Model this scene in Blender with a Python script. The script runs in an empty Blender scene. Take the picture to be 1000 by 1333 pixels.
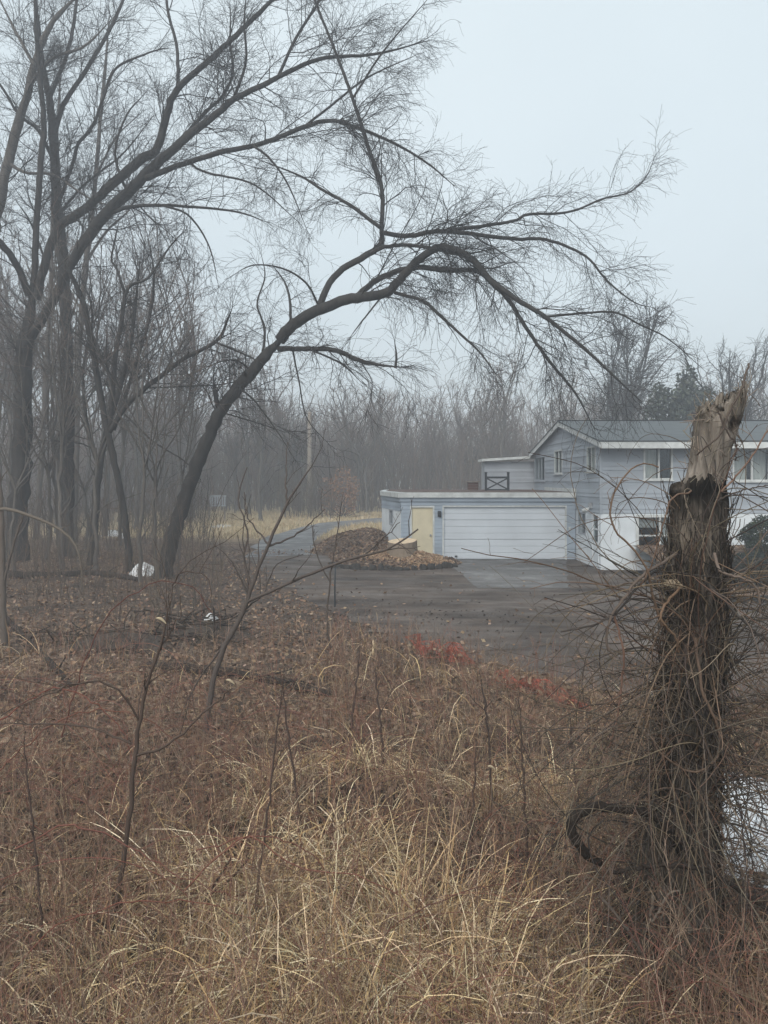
import bpy, bmesh, math
import numpy as np
rng = np.random.default_rng(7)
S = bpy.context.scene
COL = S.collection
CZ = 3.2                                   # eye height above the driveway
def P(x, y, Y): return np.array([(x-500)/1000*Y, Y, CZ+(625-y)/1000*Y])     # a photo point at distance Y
def G(x, y): Y = 3200/(y-625); return ((x-500)/1000*Y, Y)                   # a photo point on the ground

# ------------------------------------------------------------------ geometry helpers
class Geo:
    def __init__(s): s.V=[]; s.Q=[]; s.T=[]; s.C=[]; s.n=0
    def add(s, V, Q=None, T=None, C=None):
        V=np.asarray(V,float).reshape(-1,3)
        if Q is not None and len(Q): s.Q.append(np.asarray(Q).reshape(-1,4)+s.n)
        if T is not None and len(T): s.T.append(np.asarray(T).reshape(-1,3)+s.n)
        if C is None: C=np.ones((len(V),3))*.5
        s.C.append(np.broadcast_to(np.asarray(C,float),(len(V),3)))
        s.V.append(V); s.n+=len(V); return s
    def box(s, x0,x1,y0,y1,z0,z1, C=None):
        V=[(x,y,z) for x in (x0,x1) for y in (y0,y1) for z in (z0,z1)]
        return s.add(V,[(0,1,3,2),(4,6,7,5),(0,4,5,1),(2,3,7,6),(0,2,6,4),(1,5,7,3)],C=C)
    def build(s, name, mat, parent=None, smooth=False):
        me=bpy.data.meshes.new(name)
        V=np.concatenate(s.V) if s.V else np.zeros((0,3))
        Q=np.concatenate(s.Q) if s.Q else np.zeros((0,4),int)
        T=np.concatenate(s.T) if s.T else np.zeros((0,3),int)
        C=np.concatenate(s.C)
        me.vertices.add(len(V)); me.vertices.foreach_set('co',V.astype(np.float32).ravel())
        lv=np.concatenate([Q.ravel(),T.ravel()]).astype(np.int32)
        me.loops.add(len(lv)); me.loops.foreach_set('vertex_index',lv)
        me.polygons.add(len(Q)+len(T))
        ls=np.concatenate([np.arange(len(Q))*4, len(Q)*4+np.arange(len(T))*3]).astype(np.int32)
        me.polygons.foreach_set('loop_start',ls)
        me.polygons.foreach_set('use_smooth',np.full(len(ls),bool(smooth)))
        a=me.attributes.new('tint','FLOAT_COLOR','POINT')
        a.data.foreach_set('color',np.concatenate([C,np.ones((len(C),1))],1).astype(np.float32).ravel())
        me.update(calc_edges=True); me.validate()
        me.materials.append(mat)
        o=bpy.data.objects.new(name,me); COL.objects.link(o)
        if parent is not None:
            o.parent=parent
            o.matrix_parent_inverse=parent.matrix_basis.inverted()
        return o
def tag(o,label=None,cat=None,group=None,kind=None):
    if label: o['label']=label
    if cat: o['category']=cat
    if group: o['group']=group
    if kind: o['kind']=kind
    return o
def empty(name,loc,label,cat,group=None):
    o=bpy.data.objects.new(name,None); COL.objects.link(o); o.location=loc
    return tag(o,label,cat,group)
def unit(v): return v/np.maximum(np.linalg.norm(v,axis=-1,keepdims=True),1e-9)
def resample(p,n,r=None):
    """smooth (Catmull-Rom) resampling of a polyline and its radii"""
    p=np.asarray(p,float); k=len(p)
    e=np.concatenate([[2*p[0]-p[1]],p,[2*p[-1]-p[-2]]])
    d=np.concatenate([[0],np.cumsum(np.linalg.norm(np.diff(p,axis=0),axis=1))]); d/=d[-1]
    t=np.linspace(0,1,n); i=np.clip(np.searchsorted(d,t,'right')-1,0,k-2)
    w=((t-d[i])/(d[i+1]-d[i]))[:,None]
    a,b,c,f=e[i],e[i+1],e[i+2],e[i+3]
    q=.5*(2*b+(c-a)*w+(2*a-5*b+4*c-f)*w**2+(3*b-a-3*c+f)*w**3)
    if r is None: return q
    return q,np.interp(t,d,np.asarray(r,float))
def tubes(geo,pts,rad,s=3,C=None,cap=False):
    pts=np.asarray(pts,float); N,n,_=pts.shape
    if N==0: return
    T=unit(np.gradient(pts,axis=1))
    m=unit(pts[:,-1]-pts[:,0]); ref=np.where(np.abs(m[:,2:3])>.85,np.array([[1.,.13,0]]),np.array([[.05,.1,1.]]))
    A=unit(np.cross(T,ref[:,None,:])); B=np.cross(T,A)
    th=np.arange(s)*2*math.pi/s
    V=pts[:,:,None,:]+rad[:,:,None,None]*(np.cos(th)[None,None,:,None]*A[:,:,None,:]+np.sin(th)[None,None,:,None]*B[:,:,None,:])
    idx=np.arange(N*n*s).reshape(N,n,s); nx=np.roll(idx,-1,axis=2)
    Q=np.stack([idx[:,:-1],nx[:,:-1],nx[:,1:],idx[:,1:]],-1).reshape(-1,4)
    c=None
    if C is not None: c=np.repeat(np.broadcast_to(np.asarray(C,float),(N,3)),n*s,axis=0)
    Tt=None
    if cap:
        Tt=[(idx[k,-1,0],idx[k,-1,j],idx[k,-1,j+1]) for k in range(N) for j in range(1,s-1)]
    geo.add(V.reshape(-1,3),Q,Tt,c)
def spawn(PP,RR,counts,t0,t1,L0,L1,a0,a1,n=5,up=.1,jit=.12,trop=0.,rr=.55,rtip=.003,rmax=9.,lr=None):
    M,n0,_=PP.shape; idx=np.repeat(np.arange(M),counts); N=len(idx)
    t=rng.uniform(t0,t1,N); f=t*(n0-1.001); i=f.astype(int); w=(f-i)[:,None]
    st=PP[idx,i]*(1-w)+PP[idx,i+1]*w; T=unit(PP[idx,i+1]-PP[idx,i])
    r=RR[idx,i]*(1-w[:,0])+RR[idx,i+1]*w[:,0]
    pv=rng.normal(size=(N,3)); pv-= (pv*T).sum(1,keepdims=True)*T; pv=unit(pv)
    a=rng.uniform(a0,a1,N)[:,None]
    d=unit(np.cos(a)*T+np.sin(a)*pv+np.array([0,0,up]))
    L=(rng.uniform(L0,L1,N)*(1.1-.6*t))[:,None]
    if lr: L=L*np.clip(r/lr,.3,1.15)[:,None]
    pts=np.zeros((N,n,3)); pts[:,0]=st
    for k in range(1,n):
        pts[:,k]=pts[:,k-1]+d*L/(n-1)
        d=unit(d+rng.normal(size=(N,3))*jit+np.array([0,0,trop]))
    r0=np.minimum(r*rr,rmax)*rng.uniform(.7,1.1,N); r0=np.maximum(r0,rtip)
    rad=r0[:,None]+(rtip-r0)[:,None]*(np.linspace(0,1,n)**.8)[None,:]
    return pts,rad
def ribbons(geo,pts,wid,C,side=None):
    N,n,_=pts.shape
    if side is None:
        a=rng.uniform(0,math.pi,N); side=np.stack([np.cos(a),np.sin(a),np.zeros(N)],1)
    h=side[:,None,:]*wid[:,:,None]*.5
    V=np.stack([pts-h,pts+h],2)
    idx=np.arange(N*n*2).reshape(N,n,2)
    Q=np.stack([idx[:,:-1,0],idx[:,:-1,1],idx[:,1:,1],idx[:,1:,0]],-1).reshape(-1,4)
    geo.add(V.reshape(-1,3),Q,C=np.repeat(np.broadcast_to(C,(N,3)),n*2,axis=0))
def cards(geo,cen,size,C,flat=0.,aspect=1.5):
    """bent leaf-like quads; flat pulls them towards lying level"""
    N=len(cen); u=unit(rng.normal(size=(N,3))*np.array([1,1,1-flat])); v=rng.normal(size=(N,3))*np.array([1,1,1-flat*.8])
    v=unit(v-(v*u).sum(1,keepdims=True)*u); w=np.cross(u,v)
    s=np.asarray(size).reshape(-1,1)*np.ones((N,1))
    V=np.stack([cen-u*s*.5*aspect, cen-v*s*.45+w*s*.12, cen+u*s*.5*aspect+w*s*.2, cen+v*s*.45+w*s*.12],1)
    geo.add(V.reshape(-1,3),np.arange(N*4).reshape(-1,4),C=np.repeat(np.broadcast_to(C,(N,3)),4,axis=0))
def pal(cols,N,var=.18):
    c=np.array(cols)[rng.integers(0,len(cols),N)]; return np.clip(c*rng.uniform(1-var,1+var,(N,1))*rng.uniform(.95,1.05,(N,3)),0,1)
def vnoise(x,y,seed=0):
    """cheap smooth value noise in the plane, -1..1"""
    x=np.asarray(x,float); y=np.asarray(y,float)
    i=np.floor(x).astype(int); j=np.floor(y).astype(int); fx=x-i; fy=y-j
    fx=fx*fx*(3-2*fx); fy=fy*fy*(3-2*fy)
    def h(a,b):
        k=(a*374761393+b*668265263+seed*144269)&0x7fffffff; k=((k^(k>>13))*1274126177)&0x7fffffff
        return (k&0xffff)/32767.5-1
    return (h(i,j)*(1-fx)+h(i+1,j)*fx)*(1-fy)+(h(i,j+1)*(1-fx)+h(i+1,j+1)*fx)*fy
def fbm(x,y,seed=0): return vnoise(x,y,seed)*.6+vnoise(x*2.1,y*2.1,seed+1)*.3+vnoise(x*4.3,y*4.3,seed+2)*.15
def inside(px,py,poly):
    poly=np.asarray(poly); c=np.zeros(np.shape(px),bool); n=len(poly)
    for a in range(n):
        x0,y0=poly[a]; x1,y1=poly[(a+1)%n]
        if y0==y1: continue
        c^=((y0>py)!=(y1>py))&(px<(x1-x0)*(py-y0)/(y1-y0)+x0)
    return c

# ------------------------------------------------------------------ materials
def newmat(name):
    m=bpy.data.materials.new(name); m.use_nodes=True; nt=m.node_tree; b=nt.nodes['Principled BSDF']; return m,nt,b
def N_(nt,t,**k):
    n=nt.nodes.new(t)
    for a,v in k.items():
        if a in n.inputs.keys(): n.inputs[a].default_value=v
        else: setattr(n,a,v)
    return n
def ramp(nt,fac,stops):
    r=nt.nodes.new('ShaderNodeValToRGB'); e=r.color_ramp.elements
    while len(e)<len(stops): e.new(.5)
    for k,(p,c) in enumerate(stops): e[k].position=p; e[k].color=(*c,1)
    nt.links.new(fac,r.inputs[0]); return r.outputs[0]
def mixc(nt,f,a,b,mode='MIX'):
    m=nt.nodes.new('ShaderNodeMix'); m.data_type='RGBA'; m.blend_type=mode
    for s,v in ((0,f),(6,a),(7,b)):
        if isinstance(v,(int,float)): m.inputs[s].default_value=v
        elif isinstance(v,tuple): m.inputs[s].default_value=(*v,1)
        else: nt.links.new(v,m.inputs[s])
    return m.outputs[2]
def coords(nt,scale=(1,1,1)):
    t=nt.nodes.new('ShaderNodeTexCoord'); m=nt.nodes.new('ShaderNodeMapping'); m.inputs['Scale'].default_value=scale
    nt.links.new(t.outputs['Object'],m.inputs[0]); return m.outputs[0]
def noise(nt,co,scale,detail=4,rough=.55):
    n=nt.nodes.new('ShaderNodeTexNoise'); n.inputs['Scale'].default_value=scale; n.inputs['Detail'].default_value=detail; n.inputs['Roughness'].default_value=rough
    nt.links.new(co,n.inputs['Vector']); return n.outputs['Fac']
def bump(nt,b,h,strength=.5,dist=.02):
    n=nt.nodes.new('ShaderNodeBump'); n.inputs['Strength'].default_value=strength; n.inputs['Distance'].default_value=dist
    nt.links.new(h,n.inputs['Height']); nt.links.new(n.outputs[0],b.inputs['Normal'])
def simple(name,c,rough=.6,var=.12,scale=4.,bmp=0.,spec=.3,stretch=(1,1,1)):
    m,nt,b=newmat(name); co=coords(nt,stretch); f=noise(nt,co,scale,6)
    lo=tuple(x*(1-var) for x in c); hi=tuple(min(1,x*(1+var)) for x in c)
    nt.links.new(ramp(nt,f,[(.3,lo),(.7,hi)]),b.inputs['Base Color']); b.inputs['Roughness'].default_value=rough
    b.inputs['Specular IOR Level'].default_value=spec
    if bmp: bump(nt,b,f,bmp)
    return m
def tinted(name,rough=.85,spec=.15,nscale=0.,namt=.3,stretch=(1,1,1),bmp=0.):
    m,nt,b=newmat(name); a=nt.nodes.new('ShaderNodeAttribute'); a.attribute_name='tint'; c=a.outputs['Color']
    if nscale:
        co=coords(nt,stretch); f=noise(nt,co,nscale,5); k=ramp(nt,f,[(.25,(1-namt,)*3),(.75,(1+namt*.6,)*3)]); c=mixc(nt,1.,c,k,'MULTIPLY')
        if bmp: bump(nt,b,f,bmp)
    nt.links.new(c,b.inputs['Base Color']); b.inputs['Roughness'].default_value=rough; b.inputs['Specular IOR Level'].default_value=spec
    return m
def bark(name,c0,c1,scale=9.):
    m,nt,b=newmat(name); co=coords(nt,(1,1,.18)); f=noise(nt,co,scale,8,.65)
    co2=coords(nt,(1,1,1)); g=noise(nt,co2,.6,3)
    c=ramp(nt,f,[(.32,c0),(.68,c1)]); c=mixc(nt,g,c,tuple(.5*(p+q)*.9 for p,q in zip(c0,c1)))
    nt.links.new(c,b.inputs['Base Color']); b.inputs['Roughness'].default_value=.9; b.inputs['Specular IOR Level'].default_value=.15
    bump(nt,b,f,.8,.04); return m
M={}
M['bark']=bark('dark_bark',(.011,.010,.010),(.062,.056,.051),6.)
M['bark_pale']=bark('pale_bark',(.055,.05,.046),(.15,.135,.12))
M['vine']=bark('dark_vine_bark',(.012,.009,.008),(.06,.047,.038),22.)
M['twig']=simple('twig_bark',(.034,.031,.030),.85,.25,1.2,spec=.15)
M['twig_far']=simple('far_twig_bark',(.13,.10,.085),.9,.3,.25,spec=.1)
M['veg']=tinted('dry_vegetation',.85,.12)
M['leaf']=tinted('fallen_leaf',.75,.2)
M['white_trim']=simple('aged_white_paint',(.52,.54,.535),.55,.2,3.,spec=.3)
M['white_wall']=simple('white_wall_paint',(.64,.68,.71),.7,.09,1.6,bmp=.05)
M['siding']=simple('blue_grey_siding',(.315,.348,.388),.55,.12,.8,spec=.35)
M['siding_blue']=simple('bluer_garage_siding',(.29,.343,.405),.55,.12,.8,spec=.35)
M['siding_pale']=simple('pale_wing_siding',(.32,.345,.38),.6,.10,1.3,spec=.3)
M['garage_white']=simple('garage_door_paint',(.55,.59,.635),.5,.07,.9,spec=.35)
M['cream']=simple('cream_door_paint',(.60,.54,.39),.55,.08,2.5)
M['black']=simple('black_paint',(.02,.024,.027),.5,.2,6)
M['curtain']=simple('curtain_cloth',(.45,.45,.43),.9,.15,4,stretch=(6,6,.3))
M['blind']=simple('window_blind',(.30,.31,.31),.8,.2,5,stretch=(1,1,4))
M['interior']=simple('dim_interior',(.022,.022,.024),.9,.1)
M['metal']=simple('grey_metal',(.3,.31,.32),.4,.15,8)
M['brick']=simple('old_brown_brick',(.06,.042,.038),.85,.3,14,bmp=.4)
def shingles():
    m,nt,b=newmat('roof_shingles'); co=coords(nt,(1,1,1)); br=nt.nodes.new('ShaderNodeTexBrick')
    br.inputs['Scale'].default_value=1.; br.inputs['Brick Width'].default_value=.33; br.inputs['Row Height'].default_value=.14; br.inputs['Mortar Size'].default_value=.008
    br.inputs['Color1'].default_value=(.058,.067,.072,1); br.inputs['Color2'].default_value=(.085,.096,.10,1); br.inputs['Mortar'].default_value=(.05,.055,.06,1)
    nt.links.new(co,br.inputs[0]); f=noise(nt,co,.7,5); c=mixc(nt,.6,br.outputs[0],ramp(nt,f,[(.3,(.6,.62,.62)),(.7,(1.15,1.2,1.2))]),'MULTIPLY')
    nt.links.new(c,b.inputs['Base Color']); b.inputs['Roughness'].default_value=.6; bump(nt,b,br.outputs[1],-.3,.01); return m
M['roof']=shingles()
def glassmat():
    m=bpy.data.materials.new('window_glass'); m.use_nodes=True; nt=m.node_tree; nt.nodes.clear()
    o=nt.nodes.new('ShaderNodeOutputMaterial'); t=nt.nodes.new('ShaderNodeBsdfTransparent'); g=nt.nodes.new('ShaderNodeBsdfGlossy'); x=nt.nodes.new('ShaderNodeMixShader')
    t.inputs[0].default_value=(.82,.86,.86,1); g.inputs['Roughness'].default_value=.03; g.inputs[0].default_value=(.9,.95,1,1)
    x.inputs[0].default_value=.07
    nt.links.new(t.outputs[0],x.inputs[1]); nt.links.new(g.outputs[0],x.inputs[2]); nt.links.new(x.outputs[0],o.inputs[0]); return m
M['glass']=glassmat()
def groundmat():
    m,nt,b=newmat('leaf_littered_ground'); co=coords(nt); at=nt.nodes.new('ShaderNodeAttribute'); at.attribute_name='tint'
    sep=nt.nodes.new('ShaderNodeSeparateColor'); nt.links.new(at.outputs['Color'],sep.inputs[0])
    vo=nt.nodes.new('ShaderNodeTexVoronoi'); vo.inputs['Scale'].default_value=17.; nt.links.new(co,vo.inputs['Vector'])
    sp=nt.nodes.new('ShaderNodeSeparateColor'); nt.links.new(vo.outputs['Color'],sp.inputs[0])
    leaf=ramp(nt,sp.outputs[0],[(0,(.045,.031,.023)),(.35,(.11,.074,.053)),(.7,(.18,.122,.088)),(.93,(.27,.195,.14))])
    big=noise(nt,co,.75,5); leaf=mixc(nt,ramp(nt,big,[(.42,(0,0,0)),(.62,(1,1,1))]),leaf,mixc(nt,.6,leaf,(.03,.024,.020)))
    f2=noise(nt,co,5.,6); straw=ramp(nt,f2,[(.3,(.28,.215,.13)),(.7,(.50,.405,.26))])
    mud=ramp(nt,f2,[(.3,(.03,.025,.022)),(.7,(.075,.064,.056))])
    c=mixc(nt,sep.outputs[0],leaf,straw); c=mixc(nt,sep.outputs[1],c,mud); shaded_soil=ramp(nt,f2,[(.3,(.012,.009,.007)),(.7,(.04,.03,.023))]); c=mixc(nt,sep.outputs[2],c,shaded_soil)  # damp soil, darkened further to paint shade into the gaps between grass
    nt.links.new(c,b.inputs['Base Color']); b.inputs['Roughness'].default_value=.9; b.inputs['Specular IOR Level'].default_value=.15
    bump(nt,b,vo.outputs['Distance'],.6,.03); return m
M['ground']=groundmat()
def dirtmat(name,stops,wet,streak=(.5,1,1),s1=.3):
    m,nt,b=newmat(name); co=coords(nt,streak); co1=coords(nt); a=noise(nt,co1,.22,5,.6); s=noise(nt,co,s1*3.2,7,.7); g=noise(nt,co1,26.,4,.7)
    c=ramp(nt,s,stops); c=mixc(nt,1.,c,ramp(nt,a,[(.3,(.62,.60,.58)),(.7,(1.2,1.2,1.2))]),'MULTIPLY'); c=mixc(nt,1.,c,ramp(nt,g,[(.25,(.7,.7,.7)),(.75,(1.22,1.2,1.18))]),'MULTIPLY')
    tr=noise(nt,coords(nt,(.22,1.3,1)),1.,6,.68); c=mixc(nt,1.,c,ramp(nt,tr,[(.32,(.6,.58,.56)),(.5,(1,1,1)),(.70,(1.35,1.33,1.31))]),'MULTIPLY')
    nt.links.new(c,b.inputs['Base Color'])
    r=ramp(nt,noise(nt,co,1.1,4),[(.38,(wet,)*3),(.6,(.85,.85,.85))]); nt.links.new(r,b.inputs['Roughness']); b.inputs['Specular IOR Level'].default_value=.25
    ad=nt.nodes.new('ShaderNodeMath'); ad.operation='ADD'; nt.links.new(s,ad.inputs[0]); nt.links.new(g,ad.inputs[1]); bump(nt,b,ad.outputs[0],.55,.05); return m
M['drive']=dirtmat('muddy_gravel',[(.34,(.042,.033,.028)),(.47,(.092,.073,.061)),(.6,(.13,.106,.09)),(.74,(.21,.18,.16))],.5)
M['asphalt']=dirtmat('damp_asphalt',[(.3,(.15,.153,.16)),(.7,(.21,.213,.22))],.36,(1,1,1))
M['concrete']=dirtmat('stained_concrete',[(.3,(.11,.108,.108)),(.7,(.18,.178,.178))],.4,(1,1,1))
def snowmat():
    m,nt,b=newmat('dirty_snow'); co=coords(nt); f=noise(nt,co,9.,7,.7); c=ramp(nt,f,[(.32,(.28,.25,.22)),(.5,(.66,.68,.70)),(.7,(.80,.83,.86))])
    nt.links.new(c,b.inputs['Base Color']); b.inputs['Roughness'].default_value=.7; bump(nt,b,f,.5,.04); return m
M['snow']=snowmat()
M['stone']=simple('edging_stone',(.032,.028,.024),.9,.5,9,bmp=.6)
M['net']=simple('red_plastic_net',(.31,.085,.055),.7,.45,9)
M['pole']=simple('weathered_pole',(.22,.19,.16),.9,.2,5,stretch=(1,1,.1))

# ------------------------------------------------------------------ plan outlines (metres, from ground points of the photo)
def ragged(poly,seg,amp,seed):
    r=np.random.default_rng(seed); out=[]
    for (a,b) in zip(poly,poly[1:]+poly[:1]):
        a=np.array(a); b=np.array(b); L=np.linalg.norm(b-a); n=max(1,int(L/seg)); nrm=np.array([-(b-a)[1],(b-a)[0]])/max(L,1e-6)
        for k in range(n):
            q=a+(b-a)*k/n; out.append(tuple(q+nrm*r.normal()*amp*(0 if k==0 else 1)))
    return out
DRIVE=[G(318,724),G(338,742),G(392,776),G(440,800),G(520,836),G(600,856),G(680,874),G(760,896),G(850,912),G(1000,928),(12.,9.9),(16,10.5),(16,19.9),(8.4,20.),(8.6,27.3),(7.8,27.3),(7.8,31.),(.4,31.),(-.2,34.),(-2.,36.),(-2.7,33.4)]
ROAD=[G(316,726),G(345,700),G(378,690),G(415,681),G(497,674.2),(6.,66.),(12.,67.),(12.,60.),(4.,58.),G(470,681.5),G(436,688),G(412,702),G(415,721),(-2.4,33.2)]
def sheet(name,poly,z,mat,seg,amp,seed):
    bm=bmesh.new(); vs=[bm.verts.new((x,y,z)) for x,y in ragged(poly,seg,amp,seed)]
    bm.faces.new(vs); bmesh.ops.triangulate(bm,faces=bm.faces[:])
    for f in bm.faces:
        if f.normal.z<0: f.normal_flip()
    me=bpy.data.meshes.new(name); bm.to_mesh(me); bm.free(); me.materials.append(mat)
    o=bpy.data.objects.new(name,me); COL.objects.link(o); return tag(o,kind='structure')
def hgt(x,y):
    """terrain height: flat under driveway, road and house, gently lumpy elsewhere"""
    x=np.asarray(x,float); y=np.asarray(y,float)
    h=.10*fbm(x*.5,y*.5,3)+.05*fbm(x*1.7,y*1.7,9)
    flat=inside(x,y,[(-8.8,24.),(-4,21.2),(-1.3,18.5),(.5,14.8),(3,13.2),(4.5,11.9),(17,10.2),(40,20),(40,50),(14,74),(-1,68),(-10,44)])
    return np.where(flat,-.012,h-.02+.12*np.clip((9-y)/6,0,1))
# ground sheet
def axis(lo,hi,c,fine,k):
    out=[c]; 
    while out[-1]<hi: out.append(out[-1]+fine+k*abs(out[-1]-c))
    neg=[c]
    while neg[-1]>lo: neg.append(neg[-1]-fine-k*abs(neg[-1]-c))
    return np.array(neg[:0:-1]+out)
xs=axis(-420,420,0,.12,.016); ys=axis(-60,430,6,.12,.014)
X,Y=np.meshgrid(xs,ys,indexing='ij'); Z=hgt(X,Y)
fieldm=np.clip((Y-39-.15*np.abs(X+4)+4*fbm(X*.15,Y*.15,21))/6,0,1)*np.clip((X+30)/10,0,1)
mudm=np.clip(1-np.abs(np.hypot((X-4)*.5,(Y-22)*.9)-0)/11,0,1)*.8
gi=np.arange(X.size).reshape(X.shape)
g=Geo(); g.add(np.stack([X,Y,Z],-1).reshape(-1,3),np.stack([gi[:-1,:-1],gi[1:,:-1],gi[1:,1:],gi[:-1,1:]],-1).reshape(-1,4),
      C=np.stack([fieldm,mudm,np.clip((11.5+2*fbm(X*.6,Y*.6,77)-Y)/3,0,1)*np.clip((X+.22*Y+1.2+fbm(X*.7,Y*.7,78))/1.2,.25,1)],-1).reshape(-1,3))  # third channel: where the painted grass-gap shade darkens the soil
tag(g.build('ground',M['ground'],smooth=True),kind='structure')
sheet('driveway',DRIVE,.004,M['drive'],.3,.16,1)
sheet('road',ROAD,.010,M['asphalt'],1.2,.12,2)
sheet('garage_apron',[(2.45,30.87),G(622,766),G(742,766),(7.3,30.87)],.012,M['concrete'],.5,.03,3)

# ------------------------------------------------------------------ house and garage
class Wall:
    def __init__(s,o,u): s.o=np.array(o,float); s.u=np.array([*u,0.])/math.hypot(*u); s.n=np.array([s.u[1],-s.u[0],0.])
    def p(s,u,n,z): return s.o+s.u*u+s.n*n+np.array([0,0,z])
    def box(s,g,u0,u1,n0,n1,z0,z1,C=None):
        V=[s.p(u,n,z) for u in (u0,u1) for n in (n0,n1) for z in (z0,z1)]
        g.add(V,[(0,1,3,2),(4,6,7,5),(0,4,5,1),(2,3,7,6),(0,2,6,4),(1,5,7,3)],C=C)
    def siding(s,g,urange,z0,z1,holes=(),course=.14,lap=.022):
        zs=set(np.round(np.arange(z0,z1+1e-6,course),4))|{z0,z1}
        for h in holes: zs|={min(max(h[2],z0),z1),min(max(h[3],z0),z1)}
        zs=sorted(zs)
        for a,b in zip(zs,zs[1:]):
            if b-a<1e-4: continue
            ua,ub=urange(.5*(a+b)); segs=[(ua,ub)]
            for h in holes:
                if h[2]<b-1e-5 and h[3]>a+1e-5:
                    segs=[q for (c,d) in segs for q in ((c,min(d,h[0])),(max(c,h[1]),d)) if q[1]-q[0]>1e-4]
            pa=((a-z0)/course)%1; pb=pa+(b-a)/course
            na=.004+lap*(1-pa); nb=.004+lap*(1-min(pb,1))
            for c,d in segs:
                g.add([s.p(c,na,a),s.p(d,na,a),s.p(d,nb,b),s.p(c,nb,b),s.p(c,0,a),s.p(d,0,a)],[(0,1,2,3),(4,5,1,0)])
def ring(w,g,u0,u1,z0,z1,t,n0,n1):
    w.box(g,u0,u0+t,n0,n1,z0,z1); w.box(g,u1-t,u1,n0,n1,z0,z1); w.box(g,u0+t,u1-t,n0,n1,z0,z0+t); w.box(g,u0+t,u1-t,n0,n1,z1-t,z1)
def window(w,parent,u0,u1,z0,z1,mull=(),rails=(),curtains=(),t=.06,sill=True,fm='white_trim',n1=.045,pn=-.03):
    g=Geo(); ring(w,g,u0-.04,u1+.04,z0-.04,z1+.04,t,-.06,n1)
    for m in mull: w.box(g,m-.03,m+.03,-.05,min(.03,n1*.7),z0+t-.04,z1-t+.04)
    for (a,b,z) in rails: w.box(g,a,b,-.045,.02,z-.025,z+.025)
    if sill: w.box(g,u0-.08,u1+.08,-.02,.075,z0-.085,z0-.042)
    f=g.build('window',M[fm],parent)
    g=Geo(); a=[w.p(u0,pn,z0),w.p(u1,pn,z0),w.p(u1,pn,z1),w.p(u0,pn,z1)]; g.add(a,[(0,1,2,3)]); g.build('pane',M['glass'],f)
    for (a,b,za,zb,mk) in curtains:
        n=max(6,int((b-a)/.035)); uu=np.linspace(a,b,n); dd=-.16+.025*np.sin(np.arange(n)*2.1)+.01*rng.normal(size=n)
        if mk=='blind': dd=np.full(n,-.12)
        V=np.concatenate([[w.p(u,d,za) for u,d in zip(uu,dd)],[w.p(u,d,zb) for u,d in zip(uu,dd)]])
        g=Geo(); g.add(V,[(k,k+1,n+k+1,n+k) for k in range(n-1)]); g.build('curtain' if mk!='blind' else 'blind',M[mk],f,True)
    g=Geo(); w.box(g,u0-.3,u1+.3,-1.2,-1.15,z0-.3,z1+.3); g.build('room_wall',M['interior'],f)
    return f
HX,HY,HB,HR=7.73,27.4,39.4,22.
EZ,RZ,RY=4.56,5.74,33.2            # eave and ridge heights
house=empty('house',(HX,HY,0),'blue-grey two storey house with gable roof and white lower walls beside the driveway','house')
FW=Wall((HX,HY,0),(1,0)); GW=Wall((HX,HB,0),(0,-1))
def gy(Y): return HB-Y             # gable wall coordinate of a distance
win_up=[(9.29-HX,10.25-HX,3.25,4.33),(12.46-HX,13.72-HX,3.2,4.30),(16.-HX,17.4-HX,3.2,4.30)]
win_lo=[(9.02-HX,10.62-HX,.62,1.93)]
g=Geo(); FW.siding(g,lambda z:(0,HR-HX),2.02,4.50,win_up)
gz=lambda Y: EZ-.1+(RZ-EZ)*(1-abs(Y-RY)/6.4)
def gr(z):
    if z<4.45: return (0,HB-HY)
    k=(RZ-.04-z)/(RZ-EZ)*6.4
    return (max(0,gy(RY+k)),min(HB-HY,gy(RY-k)))
win_g=[(gy(34.7),gy(33.3),3.52,4.50),(gy(29.15),gy(28.05),3.54,4.42),(gy(39.2),gy(36.9),3.20,4.34)]
GW.siding(g,gr,2.02,RZ-.06,win_g)
FW.box(g,-.045,.05,-.02,.05,2.0,4.4); g.build('siding',M['siding'],house)
# lower walls
g=Geo()
def solid(w,g,u0,u1,z0,z1,holes,t=.15):
    us=sorted({u0,u1,*[h[0] for h in holes],*[h[1] for h in holes]})
    for a,b in zip(us,us[1:]):
        hs=sorted([h for h in holes if h[0]<b-1e-6 and h[1]>a+1e-6],key=lambda h:h[2]); z=z0
        for h in hs:
            if h[2]>z: w.box(g,a,b,-t,0,z,h[2])
            z=h[3]
        if z1>z: w.box(g,a,b,-t,0,z,z1)
door_h=(gy(28.5),gy(27.62),.06,2.0); sw=(gy(30.5),gy(29.45),1.14,1.93)
solid(FW,g,0,HR-HX,-.1,2.012,win_lo); solid(GW,g,gy(31.),HB-HY-.15,-.1,2.012,[door_h,sw])
g.build('lower_wall',M['white_wall'],house)
g=Geo(); g.box(HX+.1,HR,HB-.1,HB,-.1,4.5); g.box(HR-.1,HR,HY+.1,HB-.1,-.1,4.5); g.box(HX+.06,HR-.1,HY+.2,HB-.1,1.9,2.0); g.build('rear_wall',M['siding'],house)
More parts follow.
